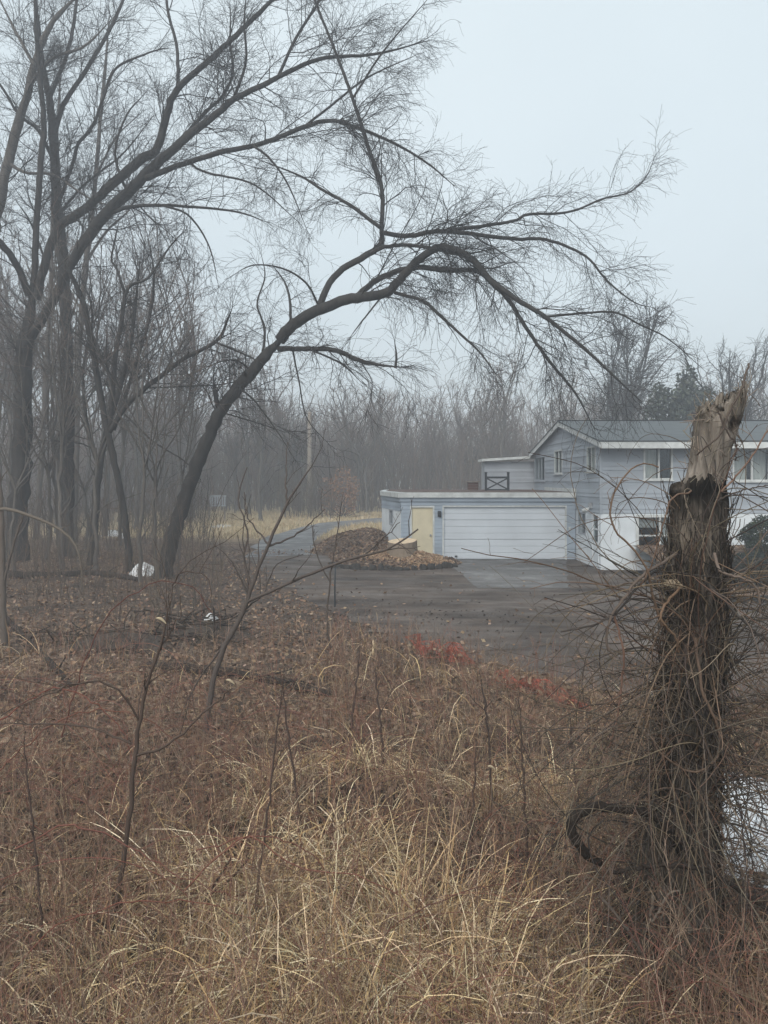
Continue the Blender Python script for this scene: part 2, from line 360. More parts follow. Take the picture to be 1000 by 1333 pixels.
# roof: two slabs with boards at the rakes and eaves
ov=.20; x0r,x1r=HX-ov,HR+.4
def slab(g,ya,za,yb,zb,t,xa,xb): 
    V=[(x,y,z+d) for x in (xa,xb) for (y,z) in ((ya,za),(yb,zb)) for d in (-t,0)]
    g.add(V,[(0,1,3,2),(4,6,7,5),(0,4,5,1),(2,3,7,6),(0,2,6,4),(1,5,7,3)])
YE0,YE1=26.8,39.8
g=Geo(); slab(g,YE0-.03,EZ+.03,RY,RZ+.03,.05,x0r-.03,x1r); slab(g,YE1+.03,EZ+.03,RY,RZ+.03,.05,x0r-.03,x1r); rf=g.build('roof',M['roof'],house)
g=Geo(); g.box(x0r-.02,x1r,RY-.12,RY+.12,RZ+.005,RZ+.05); g.build('ridge_cap',M['black'],rf)
g=Geo(); g.box(12.14,12.78,29.6,30.2,4.9,5.78); g.box(12.1,12.82,29.55,30.25,5.78,5.85); ch=g.build('chimney',M['brick'],rf)
g=Geo(); g.box(x0r+.02,x1r,YE0-.02,YE0+.01,EZ-.25,EZ-.03); g.box(x0r+.02,x1r,YE1-.01,YE1+.02,EZ-.25,EZ-.03)
slab(g,YE0-.015,EZ-.022,RY,RZ-.022,.20,x0r-.01,x0r+.02); slab(g,YE1+.015,EZ-.022,RY,RZ-.022,.20,x0r-.012,x0r+.018); g.build('fascia',M['white_trim'],house)
g=Geo(); slab(g,YE0+.012,EZ-.03,RY,RZ-.03,.10,x0r+.022,HX+.05); slab(g,YE1-.012,EZ-.03,RY,RZ-.03,.10,x0r+.022,HX+.05); g.box(HX+.05,x1r,YE0+.012,HY,EZ-.20,EZ-.18); g.build('soffit',M['siding_pale'],house)
window(FW,house,*win_up[0],mull=(9.80-HX,),curtains=[(9.33-HX,9.78-HX,3.25,4.3,'curtain')])
window(FW,house,*win_up[1],mull=(13.12-HX,),curtains=[(12.5-HX,13.0-HX,3.2,4.3,'curtain'),(13.25-HX,13.7-HX,3.2,4.3,'curtain'),(13.0-HX,13.3-HX,3.9,4.3,'blind')])
window(FW,house,*win_up[2],mull=(16.7-HX,),curtains=[(16.-HX,16.7-HX,3.2,4.3,'curtain')])
window(FW,house,*win_lo[0],mull=(9.84-HX,),rails=[(9.05-HX,9.82-HX,1.22),(9.86-HX,10.6-HX,1.22)],curtains=[(9.05-HX,9.8-HX,1.5,1.9,'blind'),(9.9-HX,10.6-HX,.7,1.9,'blind')],t=.1)
a=win_g[0]; window(GW,house,*a,mull=((a[0]+a[1])/2,),curtains=[(a[0],a[0]+.4,a[2],a[3],'curtain')],n1=.03,pn=.008)
a=win_g[1]; window(GW,house,*a,mull=((a[0]+a[1])/2,),curtains=[(a[0]+.1,a[0]+.5,a[2],a[3],'curtain')],n1=.03,pn=.008)
a=win_g[2]; window(GW,house,*a,mull=(a[0]+.75,a[0]+1.5),curtains=[(a[0]+.1,a[0]+.6,a[2],a[3],'blind')],fm='siding_pale',n1=.026,pn=.008)
window(GW,house,*sw,mull=((sw[0]+sw[1])/2,),curtains=[],sill=False,fm='siding_pale',n1=.026,pn=.008)
# side door with a glazed light
g=Geo(); u0,u1,z0,z1=door_h; ring(GW,g,u0,u1,z0,1.98,.07,-.12,.022)
GW.box(g,u0+.092,u1-.092,-.05,-.004,z0+.09,.95); GW.box(g,u0+.092,u0+.18,-.05,-.004,.95,1.89); GW.box(g,u1-.15,u1-.092,-.05,-.004,.95,1.89); GW.box(g,u0+.18,u1-.15,-.05,-.004,1.38,1.44)
dr=g.build('door',M['white_wall'],house)
g=Geo(); GW.box(g,u0+.18,u1-.15,-.018,-.010,.95,1.38); GW.box(g,u0+.18,u1-.15,-.018,-.010,1.44,1.89); g.build('pane',M['glass'],dr)
g=Geo(); GW.box(g,u0+.10,u0+.15,-.003,.05,1.0,1.06); g.build('handle',M['metal'],dr)
g=Geo(); GW.box(g,u0,u1,-.5,-.45,0,2); g.build('room_wall',M['interior'],dr)
# flood light on the corner
g=Geo(); GW.box(g,gy(28.75),gy(28.45),.02,.10,2.16,2.36); lt=g.build('floodlight',M['metal'],house)
for (yy,zz) in ((28.5,2.16),(28.8,2.12)):
    g=Geo(); c=GW.p(gy(yy),.12,zz); d=unit(np.array([-.8,-.4,-.45])); tubes(g,[[c,c+d*.10,c+d*.2]],np.array([[.035,.075,.085]]),10,cap=True); g.build('lamp',M['white_trim'],lt,True)
# rear wing of the house
g=Geo(); WW=Wall((5.25,40.,0),(1,0)); WW.siding(g,lambda z:(0,HX-5.25+1),0,4.16); g.box(5.25,9,40.02,41.4,0,4.16); wg=g.build('rear_wing',M['siding_pale'],house)
g=Geo()
V=[(x,y,z+d) for (x,z) in ((5.08,4.17),(9.,4.40)) for y in (39.7,41.6) for d in (0,.13)]
g.add(V,[(0,1,3,2),(4,6,7,5),(0,4,5,1),(2,3,7,6),(0,2,6,4),(1,5,7,3)]); g.build('wing_roof',M['white_trim'],wg)

# garage
GX0,GX1,GYF=.68,7.70,30.9
garage=empty('garage',(4,GYF,0),'flat roofed blue garage with white double door attached to the house','garage')
FG=Wall((GX0,GYF,0),(1,0)); LG=Wall((-.10,35.2,0),(.78,-4.3)); LL=math.hypot(.78,4.3)
gd=(2.41-GX0,7.29-GX0,.0,2.12); pdh=(1.12-GX0,1.96-GX0,.08,2.10)
g=Geo(); FG.siding(g,lambda z:(0,GX1-GX0),0.02,2.36,[(gd[0]-.06,gd[1]+.06,-1,2.18),(pdh[0]-.07,pdh[1]+.07,-1,2.17)],course=.155)
LG.siding(g,lambda z:(0,LL),1.95,2.36,course=.155); g.build('siding',M['siding_blue'],garage)
lw=(2.05,2.75,1.32,1.98-.05)
g=Geo(); solid(LG,g,0,LL-.02,-.1,1.945,[lw],t=.1); g.build('side_wall',M['white_wall'],garage)
window(LG,garage,*lw,mull=(),curtains=[],sill=False,fm='siding_pale')
# flat roof with a drip edge; brown decking above
def plan_prism(g,poly,z0,z1):
    n=len(poly); V=[(x,y,z0) for x,y in poly]+[(x,y,z1) for x,y in poly]
    g.add(V,[(k,(k+1)%n,n+(k+1)%n,n+k) for k in range(n)],[(0,k+1,k) for k in range(1,n-1)]+[(n,n+k,n+k+1) for k in range(1,n-1)])
out=[(GX0-.12,GYF-.14),(GX1,GYF-.14),(GX1,39.9),(.0,39.9),(-.18,35.2)]
g=Geo(); plan_prism(g,out,2.50,2.70); tp=g.build('roof',M['white_trim'],garage)
g=Geo(); plan_prism(g,[(GX0-.05,GYF-.06),(GX1-.02,GYF-.08),(GX1-.02,39.8),(.06,39.8),(-.12,35.2)],2.34,2.498); g.build('fascia',M['siding_blue'],garage)
g=Geo(); plan_prism(g,[(GX0+.2,GYF+.3),(GX1-.05,GYF+.3),(GX1-.05,39.8),(.3,39.8),(.1,35.2)],2.702,2.716); g.build('deck_surface',simple('leafy_deck',(.10,.065,.052),.85,.4,5),tp)
g=Geo(); g.box(GX1-.09,GX1+.005,GYF-.12,36.4,2.72,2.86); g.build('wall_flashing',M['white_trim'],tp)
g=Geo(); g.box(.05,GX1,39.6,39.7,0,2.3); g.box(-.05,.0,35.2,39.7,0,2.3); g.build('rear_wall',M['interior'],garage)
g=Geo(); g.box(0.75,GX1,31.3,31.4,0,2.3); g.build('inner_wall',M['interior'],garage)
# sectional door
g=Geo(); n=8; h=2.10/n
for k in range(n):
    za=.015+k*h; V=[]
    prof=[(-.10,za+.004),(-.059,za+.004),(-.056,za+.016),(-.056,za+h-.016),(-.059,za+h-.004),(-.10,za+h-.004)] if k%3 else [(-.10,za+.006),(-.066,za+.006),(-.056,za+.026),(-.056,za+h-.022),(-.062,za+h-.004),(-.10,za+h-.004)]
    V=[FG.p(u,a,z) for u in (gd[0],gd[1]) for a,z in prof]; m=len(prof)
    g.add(V,[(j,j+1,m+j+1,m+j) for j in range(m-1)])
FG.box(g,gd[0],gd[1],-.14,-.101,0.0,2.12)
gdo=g.build('garage_door',M['garage_white'],garage)
g=Geo(); FG.box(g,4.85-GX0-2.0,4.95-GX0-2.0,-.055,-.02,.10,.16); g.build('handle',M['black'],gdo)
g=Geo(); FG.box(g,gd[0]-.06,gd[0],-.1,.032,0,2.18); FG.box(g,gd[1],gd[1]+.06,-.1,.032,0,2.18); FG.box(g,gd[0],gd[1],-.1,.032,2.12,2.18); g.build('door_frame',M['white_trim'],gdo)
g=Geo(); FG.box(g,pdh[0],pdh[1],-.08,-.03,.08,2.10)
for (a,b,c,d) in ((.1,.38,.25,.85),(.46,.74,.25,.85),(.1,.38,1.0,1.9),(.46,.74,1.0,1.9)): ring(FG,g,pdh[0]+a,pdh[0]+b,c,d,.03,-.03,-.022)
pd=g.build('door',M['cream'],garage)
g=Geo(); FG.box(g,pdh[0]-.07,pdh[0],-.08,.035,0,2.17); FG.box(g,pdh[1],pdh[1]+.07,-.08,.035,0,2.17); FG.box(g,pdh[0],pdh[1],-.08,.035,2.10,2.17); FG.box(g,pdh[0],pdh[1],-.08,.03,0,.078); g.build('door_frame',M['white_trim'],pd)
g=Geo(); FG.box(g,pdh[1]-.12,pdh[1]-.06,-.03,.03,.95,1.02); g.build('handle',M['metal'],pd)
g=Geo(); FG.box(g,2.16-GX0,2.30-GX0,.02,.05,1.72,1.96); c=FG.p(2.23-GX0,.12,1.74); tubes(g,[[c,c+[0,0,.05],c+[0,0,.17],c+[0,0,.22]]],np.array([[.03,.06,.07,.02]]),8,cap=True); g.build('wall_lantern',M['black'],garage)
g=Geo(); FG.box(g,7.42-GX0,7.50-GX0,.02,.05,1.2,1.32); g.build('keypad',M['white_trim'],garage)

# X braced gate and a planter box standing on the garage roof
yg=35.; z0=2.716; dg=empty('deck_gate',(5.1,yg,z0),'dark X-braced wooden gate standing on the flat garage roof','gate')
for xx in (4.60,5.62): g=Geo(); g.box(xx,xx+.1,yg,yg+.1,z0,z0+.82); g.box(xx-.01,xx+.11,yg-.01,yg+.11,z0+.82,z0+.85); g.build('post',M['black'],dg)
for (a,b) in ((.56,.65),(.02,.08)): g=Geo(); g.box(4.70,5.62,yg+.02,yg+.08,z0+a,z0+b); g.build('rail',M['black'],dg)
g=Geo()
for (a,b,q) in ((z0+.08,z0+.56,.03),(z0+.56,z0+.08,.045)):
    V=[(x,y,z+d) for (x,z) in ((4.70,a),(5.62,b)) for y in (yg+q,yg+q+.014) for d in (-.035,.035)]
    g.add(V,[(0,1,3,2),(4,6,7,5),(0,4,5,1),(2,3,7,6),(0,2,6,4),(1,5,7,3)])
g.build('brace',M['black'],dg)
px=4.05; pb=empty('planter_box',(px,35,z0),'brown wooden planter box on the garage roof beside the dark gate','planter')
g=Geo()
for k in range(3): g.box(px-.23,px+.23,34.8,35.2,z0+.05+k*.115,z0+.155+k*.115)
g.build('box',simple('planter_wood',(.09,.05,.038),.85,.3,8,stretch=(1,1,5)),pb)
g=Geo(); g.box(px-.28,px+.28,34.75,35.25,z0+.40,z0+.44); g.build('rim',M['pole'],pb)
for xx in (-.22,.16): 
    for yy in (34.82,35.12): g=Geo(); g.box(px+xx,px+xx+.06,yy,yy+.06,z0,z0+.048); g.build('foot',M['pole'],pb)

# ------------------------------------------------------------------ trees
def grow(parent_limbs,d1=1.3,d2=3.2,d3=4.,kd=1.,L=(1.2,3.6),up=.15,droop=0.,rt=.006,scale=1.,sides=3):
    """twigs of three orders on limbs [(pts,rad)] -> Geo"""
    g=Geo(); PP=np.array([resample(p,24) for p,_ in parent_limbs]); RR=np.array([np.interp(np.linspace(0,1,24),np.linspace(0,1,len(r)),r) for _,r in parent_limbs])
    ln=np.linalg.norm(np.diff(PP,axis=1),axis=2).sum(1)
    c1=np.maximum(1,(ln*d1*kd*np.clip(RR.mean(1)/.05,.4,1)).astype(int)); p1,r1=spawn(PP,RR,c1,.15,1.,L[0]*scale,L[1]*scale,.45,1.15,9,up,.15,droop,.36,rt*1.2,.024,lr=.045)
    pe,re_=spawn(PP,RR,np.full(len(PP),2),.96,1.,L[0]*.7,L[1]*.8,.05,.45,9,up*.5,.14,droop,.8,rt,.02,lr=.03); p1=np.concatenate([p1,pe]); r1=np.concatenate([r1,re_])
    l1=np.linalg.norm(np.diff(p1,axis=1),axis=2).sum(1)
    c2=np.maximum(1,(l1*d2*kd/scale).astype(int)); p2,r2=spawn(p1,r1,c2,.12,1.,.55*scale,1.9*scale,.35,1.05,7,up*.5,.16,droop*1.3,.6,rt*.8,.011)
    l2=np.linalg.norm(np.diff(p2,axis=1),axis=2).sum(1)
    c3=(l2*d3*.75*kd/scale*rng.uniform(.6,1.4,len(l2))).astype(int); p3,r3=spawn(p2,r2,c3,.1,1.,.3*scale,1.15*scale,.35,1.05,6,up*.4,.17,droop*1.3,.7,rt*.62,.006)
    tubes(g,p1,r1,4); tubes(g,p2,r2,sides); tubes(g,p3,r3,sides)
    return g
def limb3d(pts,wid,Y,dy,fx=1.):
    k=np.linspace(0,1,len(pts)); p=np.array([P(x,y,Y+dy[0]+(dy[1]-dy[0])*t) for (x,y),t in zip(pts,k)])
    r=np.array(wid,float)*.39/1000*Y*fx
    if len(r)!=len(p): r=np.interp(k,np.linspace(0,1,len(r)),r)
    r[-1]*=.45; n=max(14,len(pts)*5); q,r=resample(p,n,r)
    q[1:-1]+=rng.normal(size=(n-2,3))*r[1:-1,None]*.10
    return q,r
def authored(name,label,Y,trunk,tw,limbs,mat='bark',tdy=(0,0),**kw):
    tp,tr=limb3d(trunk,tw,Y,tdy); b=tp[0].copy(); tp[0,2]-=.25; tr[0]*=1.3; tr[1]*=1.12
    o=empty(name,(b[0],b[1],0),label,'tree'); g=Geo(); tubes(g,[tp],tr[None]*(1+.05*rng.normal(size=tr.shape)),14); g.build('trunk',M[mat],o,True)
    ll=[]
    for (pts,w,dy) in limbs:
        q,r=limb3d(pts,w,Y,dy); g=Geo(); tubes(g,[q],r[None],9); g.build('limb',M[mat],o,True); ll.append((q,r))
    k=int(len(tp)*.45); ll.append((tp[k:],tr[k:]))
    grow(ll,kd=1.5,**kw).build('crown',M['twig'],o,True)
    return o
authored('leaning_tree','large dark tree leaning and arching right over the driveway',25.2,
 [(211,754),(225,700),(241,650),(262,590),(285,540),(310,505),(340,470),(364,443)],[28,25,23,22,21,20,20,20],[
 ([(364,443),(381,423),(415,403),(459,389),(500,382),(520,365),(541,341),(568,323),(592,325),(616,339),(636,362),(662,390),(683,423),(712,466),(748,510),(775,560)],[20,19,18,17,15,14,13,12,12,11,10,7,6,5,3.5,2],(0,-2.5)),
 ([(636,362),(670,388),(705,409),(759,452),(798,488),(834,522)],[9,8,6.5,5,3.5,2],(-1.6,-4)),
 ([(463,386),(490,365),(520,352),(548,348),(582,352),(616,352),(645,368)],[10,10,9,9,8,8,6],(-.3,-1.2)),
 ([(415,401),(429,369),(449,348),(480,331),(497,316),(497,300),(497,246),(480,192),(459,127),(436,65),(412,5),(400,-40)],[12,11,11,11,10,8,7.5,7,6,5,4,3],(0,1.8)),
 ([(495,302),(531,307),(568,301),(609,304),(670,311),(712,312),(762,333),(791,366),(827,394),(850,400)],[8,8,8,7,6,5,4,3,2,1.5],(.6,-1.2)),
 ([(560,302),(622,295),(670,287),(687,279),(741,276),(784,259),(820,250),(842,229),(854,200)],[6,6,5,5,4,3.4,2.6,2,1.4],(.2,2.2)),
 ([(495,296),(456,267),(418,246),(391,229),(330,205)],[7,6,5,4,2],(.6,2)),
 ([(362,454),(405,454),(439,457),(473,471),(517,478)],[9,8,8,7,5],(0,-1.5)),
 ([(514,381),(551,392),(575,413),(602,437),(626,460),(648,490)],[6,5.5,5,4,3,2],(-.6,-2.5)),
 ([(480,331),(500,322),(530,319),(565,324),(600,331),(650,322)],[7,7,6,5,4,2],(.5,-.5)),
 ([(378,423),(378,396),(372,370),(355,345)],[5,4.5,3.5,2],(0,.8)),
 ([(340,470),(345,430),(335,395),(345,360),(340,330)],[4.5,4,3,2.5,1.5],(0,1.2)),
 ([(415,399),(400,370),(370,350),(330,345),(300,360)],[4,3.5,3,2,1.2],(0,-1.)),
 ([(330,485),(310,470),(290,470),(265,480)],[4,3,2.4,1.2],(0,-.8)),
 ([(310,505),(330,520),(360,560),(385,600)],[3.5,3,2,1.2],(0,-1.4)),
 ([(381,455),(390,500),(400,545),(430,580)],[3.2,2.6,2,1.2],(0,-1.2)),
 ([(712,412),(766,407),(802,407),(834,423),(870,441),(915,480)],[4,3.6,3.2,2.6,2.,1.3],(-2.,-3.)),
 ([(515,479),(516,462),(514,446)],[4.5,3.5,3],(-1.5,-1.5)),
 ([(405,455),(445,474),(473,500)],[3.5,3,1.5],(-.4,-1.)),
 ([(285,540),(281,515),(278,498)],[9,8,6],(0,-.3)),
 ([(460,127),(500,66),(560,-5)],[4,3.4,2],(1.2,.5)),
 ([(500,382),(470,420),(455,440)],[3,2.4,1.5],(-.5,-1.2))],
 d1=2.1,d2=3.6,d3=3.7,L=(.9,3.4),up=.03,droop=-.06,rt=.0060)
authored('woodland_tree','thick grey forked tree at far left with a long limb sweeping right across the sky',30.,
 [(20,735),(26,640),(30,540),(31,480),(36,430),(42,395)],[36,31,29,28,24,20],[
 ([(40,400),(45,350),(48,280),(54,205),(57,160),(52,100),(47,40),(44,-50)],[12,11,10,10,9,8,7,5],(0,1)),
 ([(38,385),(22,345),(0,316),(-40,285),(-80,230)],[12,11,11,8,4],(0,-2)),
 ([(36,445),(55,415),(75,380),(95,338),(120,300),(152,264),(190,228),(235,186),(272,156),(304,130),(340,112),(412,78),(490,70),(560,52)],[16,15,15,16,18,18,16,13,11,9,8,6,4,2],(0,-3)),
 ([(48,390),(57,348),(72,306),(82,290),(110,272),(150,236),(185,207),(204,195),(217,150),(231,116),(262,88),(299,54),(340,14),(380,-25)],[14,14,14,15,14,15,15,13,12,10,9,8,7,4],(0,-2)),
 ([(190,232),(215,222),(245,211),(292,197),(340,187),(395,166),(432,157),(480,172),(520,190),(560,215),(595,245)],[10,9,8,8,7,7,6,5,4,3,1.6],(-1.6,-3.6)),
 ([(362,100),(385,50),(412,7),(430,-30)],[5,4.5,4,3],(-2,-1)),
 ([(140,280),(165,270),(210,267),(260,270),(310,276),(350,290)],[6,6,5,4,3,2],(-1,-3)),
 ([(232,116),(230,60),(218,10),(215,-40)],[6,5,4.5,3],(-1.4,-.4)),
 ([(212,204),(236,180),(268,146),(289,126),(303,95),(300,55),(300,10)],[7,6,5.5,5,4.5,4,2.5],(-1.15,-.4)),
 ([(395,166),(440,130),(480,100),(545,70)],[4,3.5,3,1.6],(-2.6,-1.6)),
 ([(245,211),(270,225),(330,240),(390,290)],[4,3.5,3,1.5],(-1.9,-3)),
 ([(304,130),(320,80),(318,30),(322,-20)],[5,4,3,2],(-2,-3)),
 ([(210,267),(245,280),(272,320),(285,375)],[4,3.2,2.4,1.2],(-2,-3.4)),
 ([(330,190),(350,205),(375,240),(400,300)],[4,3.4,2.6,1.4],(-2.4,-3.6)),
 ([(165,250),(150,200),(165,150),(190,120)],[5,4,3,1.6],(-.8,.8))],
 d1=1.8,d2=3.4,d3=3.6,L=(1.2,4.0),up=.06,droop=-.03,rt=.0060)
authored('woodland_tree','straight dark tree rising just right of the thick forked tree at far left',33.,
 [(88,724),(88,600),(88,480),(85,400),(82,340),(77,290),(73,250),(71,200),(68,160),(62,120),(55,80),(50,40),(46,-20)],[23,20,20,19,18,17,16,16,14,11,9,8,6],[
 ([(72,170),(84,134),(112,92),(143,38),(160,0),(175,-50)],[9,8,7,6,5,4],(0,1.5)),
 ([(80,255),(95,212),(102,187),(120,165),(134,130),(150,90),(190,70),(215,62)],[6,6,5.5,5,4.5,4,3,2],(0,-2)),
 ([(70,210),(50,170),(25,150),(0,110),(-30,80)],[6,5,4.5,4,3],(0,-1)),
 ([(64,130),(90,60),(100,0),(104,-50)],[7,6,5,4],(0,2)),
 ([(85,380),(60,340),(40,290),(20,260)],[5,4,3,2],(0,1.)),
 ([(76,280),(110,240),(160,200),(200,150)],[5,4,3,2],(0,2.))],d1=1.5,d2=3.,d3=3.2,L=(1.2,3.8),up=.15,rt=.0060)
authored('woodland_tree','pale grey tree leaning into the frame from beyond its left edge',32.,
 [(-42,726),(-36,560),(-20,380),(-4,280),(2,250),(10,212),(22,165),(34,130),(44,85),(60,45),(75,20),(105,-10)],[26,24,20,18,17,16,15,13,11,9,8,6],[
 ([(24,160),(40,110),(70,75),(110,60),(150,20)],[7,6,5,4,2],(0,-1.5)),
 ([(2,250),(-20,200),(-30,140)],[8,6,4],(0,1)),
 ([(10,212),(35,225),(70,228),(120,260),(160,270)],[6,5,4,3,2],(0,-2)),
 ([(44,85),(20,40),(-5,-10)],[6,5,3],(0,1))],mat='bark_pale',d1=1.4,d2=3.,d3=3.,L=(1.2,3.4),up=.12,rt=.0060)
authored('woodland_tree','slim dark tree forking low down beside the white snow heap',26.6,
 [(171,747),(160,660),(141,565),(130,510),(118,440),(108,392),(92,357),(80,330)],[12,11,10.5,10,9,8.5,7,5],[
 ([(141,565),(163,530),(190,505),(238,468),(282,444),(296,417),(303,398)],[9,8.5,8,7,5.5,3.5,2],(0,-1.5)),
 ([(280,445),(320,462),(350,478)],[3.5,3,1.5],(-1.4,-2)),
 ([(142,566),(150,468),(158,420),(163,384),(172,370),(190,364),(205,345),(222,320),(240,300)],[8,8,7,6,5,4.5,4,3,2],(0,1)),
 ([(163,384),(152,350),(145,338),(150,310),(155,288)],[5,4,3.6,3,2],(.5,1)),
 ([(148,560),(168,500),(187,442),(197,400),(200,360),(196,320)],[6.5,6,5.5,5,4,2],(0,1.6)),
 ([(118,440),(120,410),(117,385)],[4,3.5,3],(0,-.5)),
 ([(190,505),(240,503),(290,500),(330,490)],[3,2.5,2,1.2],(-.4,-1.5)),
 ([(163,540),(200,575),(240,600),(262,625)],[3,2.5,2,1.2],(-.2,-1.2))],d1=1.9,d2=3.4,d3=3.4,L=(.8,2.4),up=.08,rt=.0060)
authored('woodland_tree','dark tree with short leaning trunk behind the slim forked tree',29.,
 [(119,737),(123,690),(129,610),(137,570),(152,520),(168,460),(176,400),(182,340)],[14,13,12,10,8,7,5,3],[
 ([(129,610),(115,560),(108,500),(112,450)],[7,6,5,3],(0,1)),([(152,520),(140,480),(138,430)],[5,4,2],(0,1.))],d1=1.6,d2=3.2,d3=3.2,L=(.8,2.6),up=.1,rt=.007)
authored('woodland_tree','tall slim pale tree behind the straight dark trunk',40.,
 [(96,706),(100,560),(104,430),(112,340),(120,280),(125,230),(130,160),(137,90),(142,20)],[11,10,9,9,8,7,6,5,3],[
 ([(112,340),(140,300),(170,270),(190,220)],[5,4,3,2],(0,1)),([(125,230),(150,180),(180,150)],[4,3,2],(0,-1)),([(104,400),(80,360),(70,310)],[4,3,2],(0,1))],mat='bark_pale',d1=1.5,d2=2.6,d3=2.8,L=(1.,3.),up=.2,rt=.009)
authored('woodland_tree','thin grey tree between the two thickest trunks at far left',42.,
 [(47,702),(54,600),(60,480),(65,400),(67,330),(70,240),(76,150),(80,60)],[10,9,8,7,6,5,4,2],[
 ([(60,480),(48,430),(44,380)],[4,3,2],(0,1)),([(66,380),(84,330),(90,280)],[4,3,2],(0,1))],mat='bark_pale',d1=1.4,d2=2.6,d3=2.8,L=(1.,3.),up=.2,rt=.009)
# random trees -------------------------------------------------------
def random_tree(H,r0,spread,nl,seed,rt,d=(1.,2.,2.),low=.3,L=(1.,3.),fork=.45):
    """trunk that forks into leaders, side limbs on both, then three orders of twigs"""
    global rng
    keep=rng; rng=np.random.default_rng(seed)
    n=12; t=np.linspace(0,1,n); h0=H*fork; tr=np.stack([np.cumsum(rng.normal(size=n))*.05*H/14,np.cumsum(rng.normal(size=n))*.05*H/14,t*h0],1); tr[0,:2]=0; tr[0,2]=-.25
    rr=r0*(1-.35*t); rr[0]*=1.3
    T=Geo(); tubes(T,[tr],rr[None],9)
    nb=5; pl,rl=spawn(tr[None],rr[None],np.array([nb]),.82,1.,H*.95,H*1.2,.15,.62,14,.40,.10,.03,.72,rt*2.2)
    tubes(T,pl,rl,6)
    ps,rs=spawn(tr[None],rr[None],np.array([max(2,nl//3)]),low,.95,spread*.7,spread*1.2,.6,1.1,10,.3,.13,.05,.5,rt*2); tubes(T,ps,rs,5)
    pm,rm=spawn(pl,rl,np.full(nb,max(2,nl//2)),.08,.9,spread*.6,spread*1.15,.45,.95,9,.22,.13,.03,.6,rt*1.8); tubes(T,pm,rm,5)
    lim=[(q,s_) for P_,R_ in ((pl,rl),(ps,rs),(pm,rm)) for q,s_ in zip(P_,R_)]
    g=grow(lim,d1=d[0],d2=d[1],d3=d[2],L=L,up=.22,rt=rt); rng=keep
    return T,g
def bare_tree(name,label,loc,args,group=None,mat='bark',cmat='twig'):
    T,g=random_tree(*args[0],**args[1]); o=empty(name,(0,0,0),label,'tree',group)
    T.build('trunk',M[mat],o,True); g.build('crown',M[cmat],o,True); o.location=loc; return o
def copy_tree(o,loc,rot,sc,label,group):
    c=o.copy(); COL.objects.link(c); c.location=loc; c.rotation_euler=(0,0,rot); c.scale=(sc[0],sc[0],sc[1]); tag(c,label,None,group)
    for ch in list(o.children):
        k=ch.copy(); COL.objects.link(k); k.parent=c
    return c
# two tall trees behind the house
bare_tree('bare_tree','broad round-crowned bare tree rising behind the house roof',(19.,62.,0),((19.5,.38,5.4,16,11,.020),dict(d=(1.5,2.6,2.6),low=.5,fork=.24,L=(1.2,3.2))),mat='bark')
bare_tree('bare_tree','bare tree with upright branches at the right edge behind the house',(26.,56.,0),((15.5,.28,3.2,16,12,.014),dict(d=(1.8,3.,3.),low=.3,fork=.3,L=(1.,2.6))))
# left woodland, mid distance
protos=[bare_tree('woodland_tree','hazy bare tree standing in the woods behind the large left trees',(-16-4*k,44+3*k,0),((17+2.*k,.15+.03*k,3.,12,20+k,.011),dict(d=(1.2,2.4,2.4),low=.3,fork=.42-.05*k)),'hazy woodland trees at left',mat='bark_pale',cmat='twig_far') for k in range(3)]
r2=np.random.default_rng(5)
for k in range(19):
    Y=r2.uniform(40,68); X=-r2.uniform(.16,.56)*Y
    copy_tree(protos[k%3],(X,Y,0),r2.uniform(0,6.28),(r2.uniform(.8,1.25),r2.uniform(.8,1.25)),'hazy bare tree standing in the woods behind the large left trees','hazy woodland trees at left')
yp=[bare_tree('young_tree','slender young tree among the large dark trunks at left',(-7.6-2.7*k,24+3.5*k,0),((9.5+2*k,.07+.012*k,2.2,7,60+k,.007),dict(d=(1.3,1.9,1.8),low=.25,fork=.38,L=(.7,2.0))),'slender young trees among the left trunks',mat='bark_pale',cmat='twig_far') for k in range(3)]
for k in range(10):
    Y=r2.uniform(24,40); X=-r2.uniform(.25,.53)*Y
    copy_tree(yp[k%3],(X,Y,0),r2.uniform(0,6.28),(r2.uniform(.8,1.3),r2.uniform(.75,1.35)),'slender young tree among the large dark trunks at left','slender young trees among the left trunks')
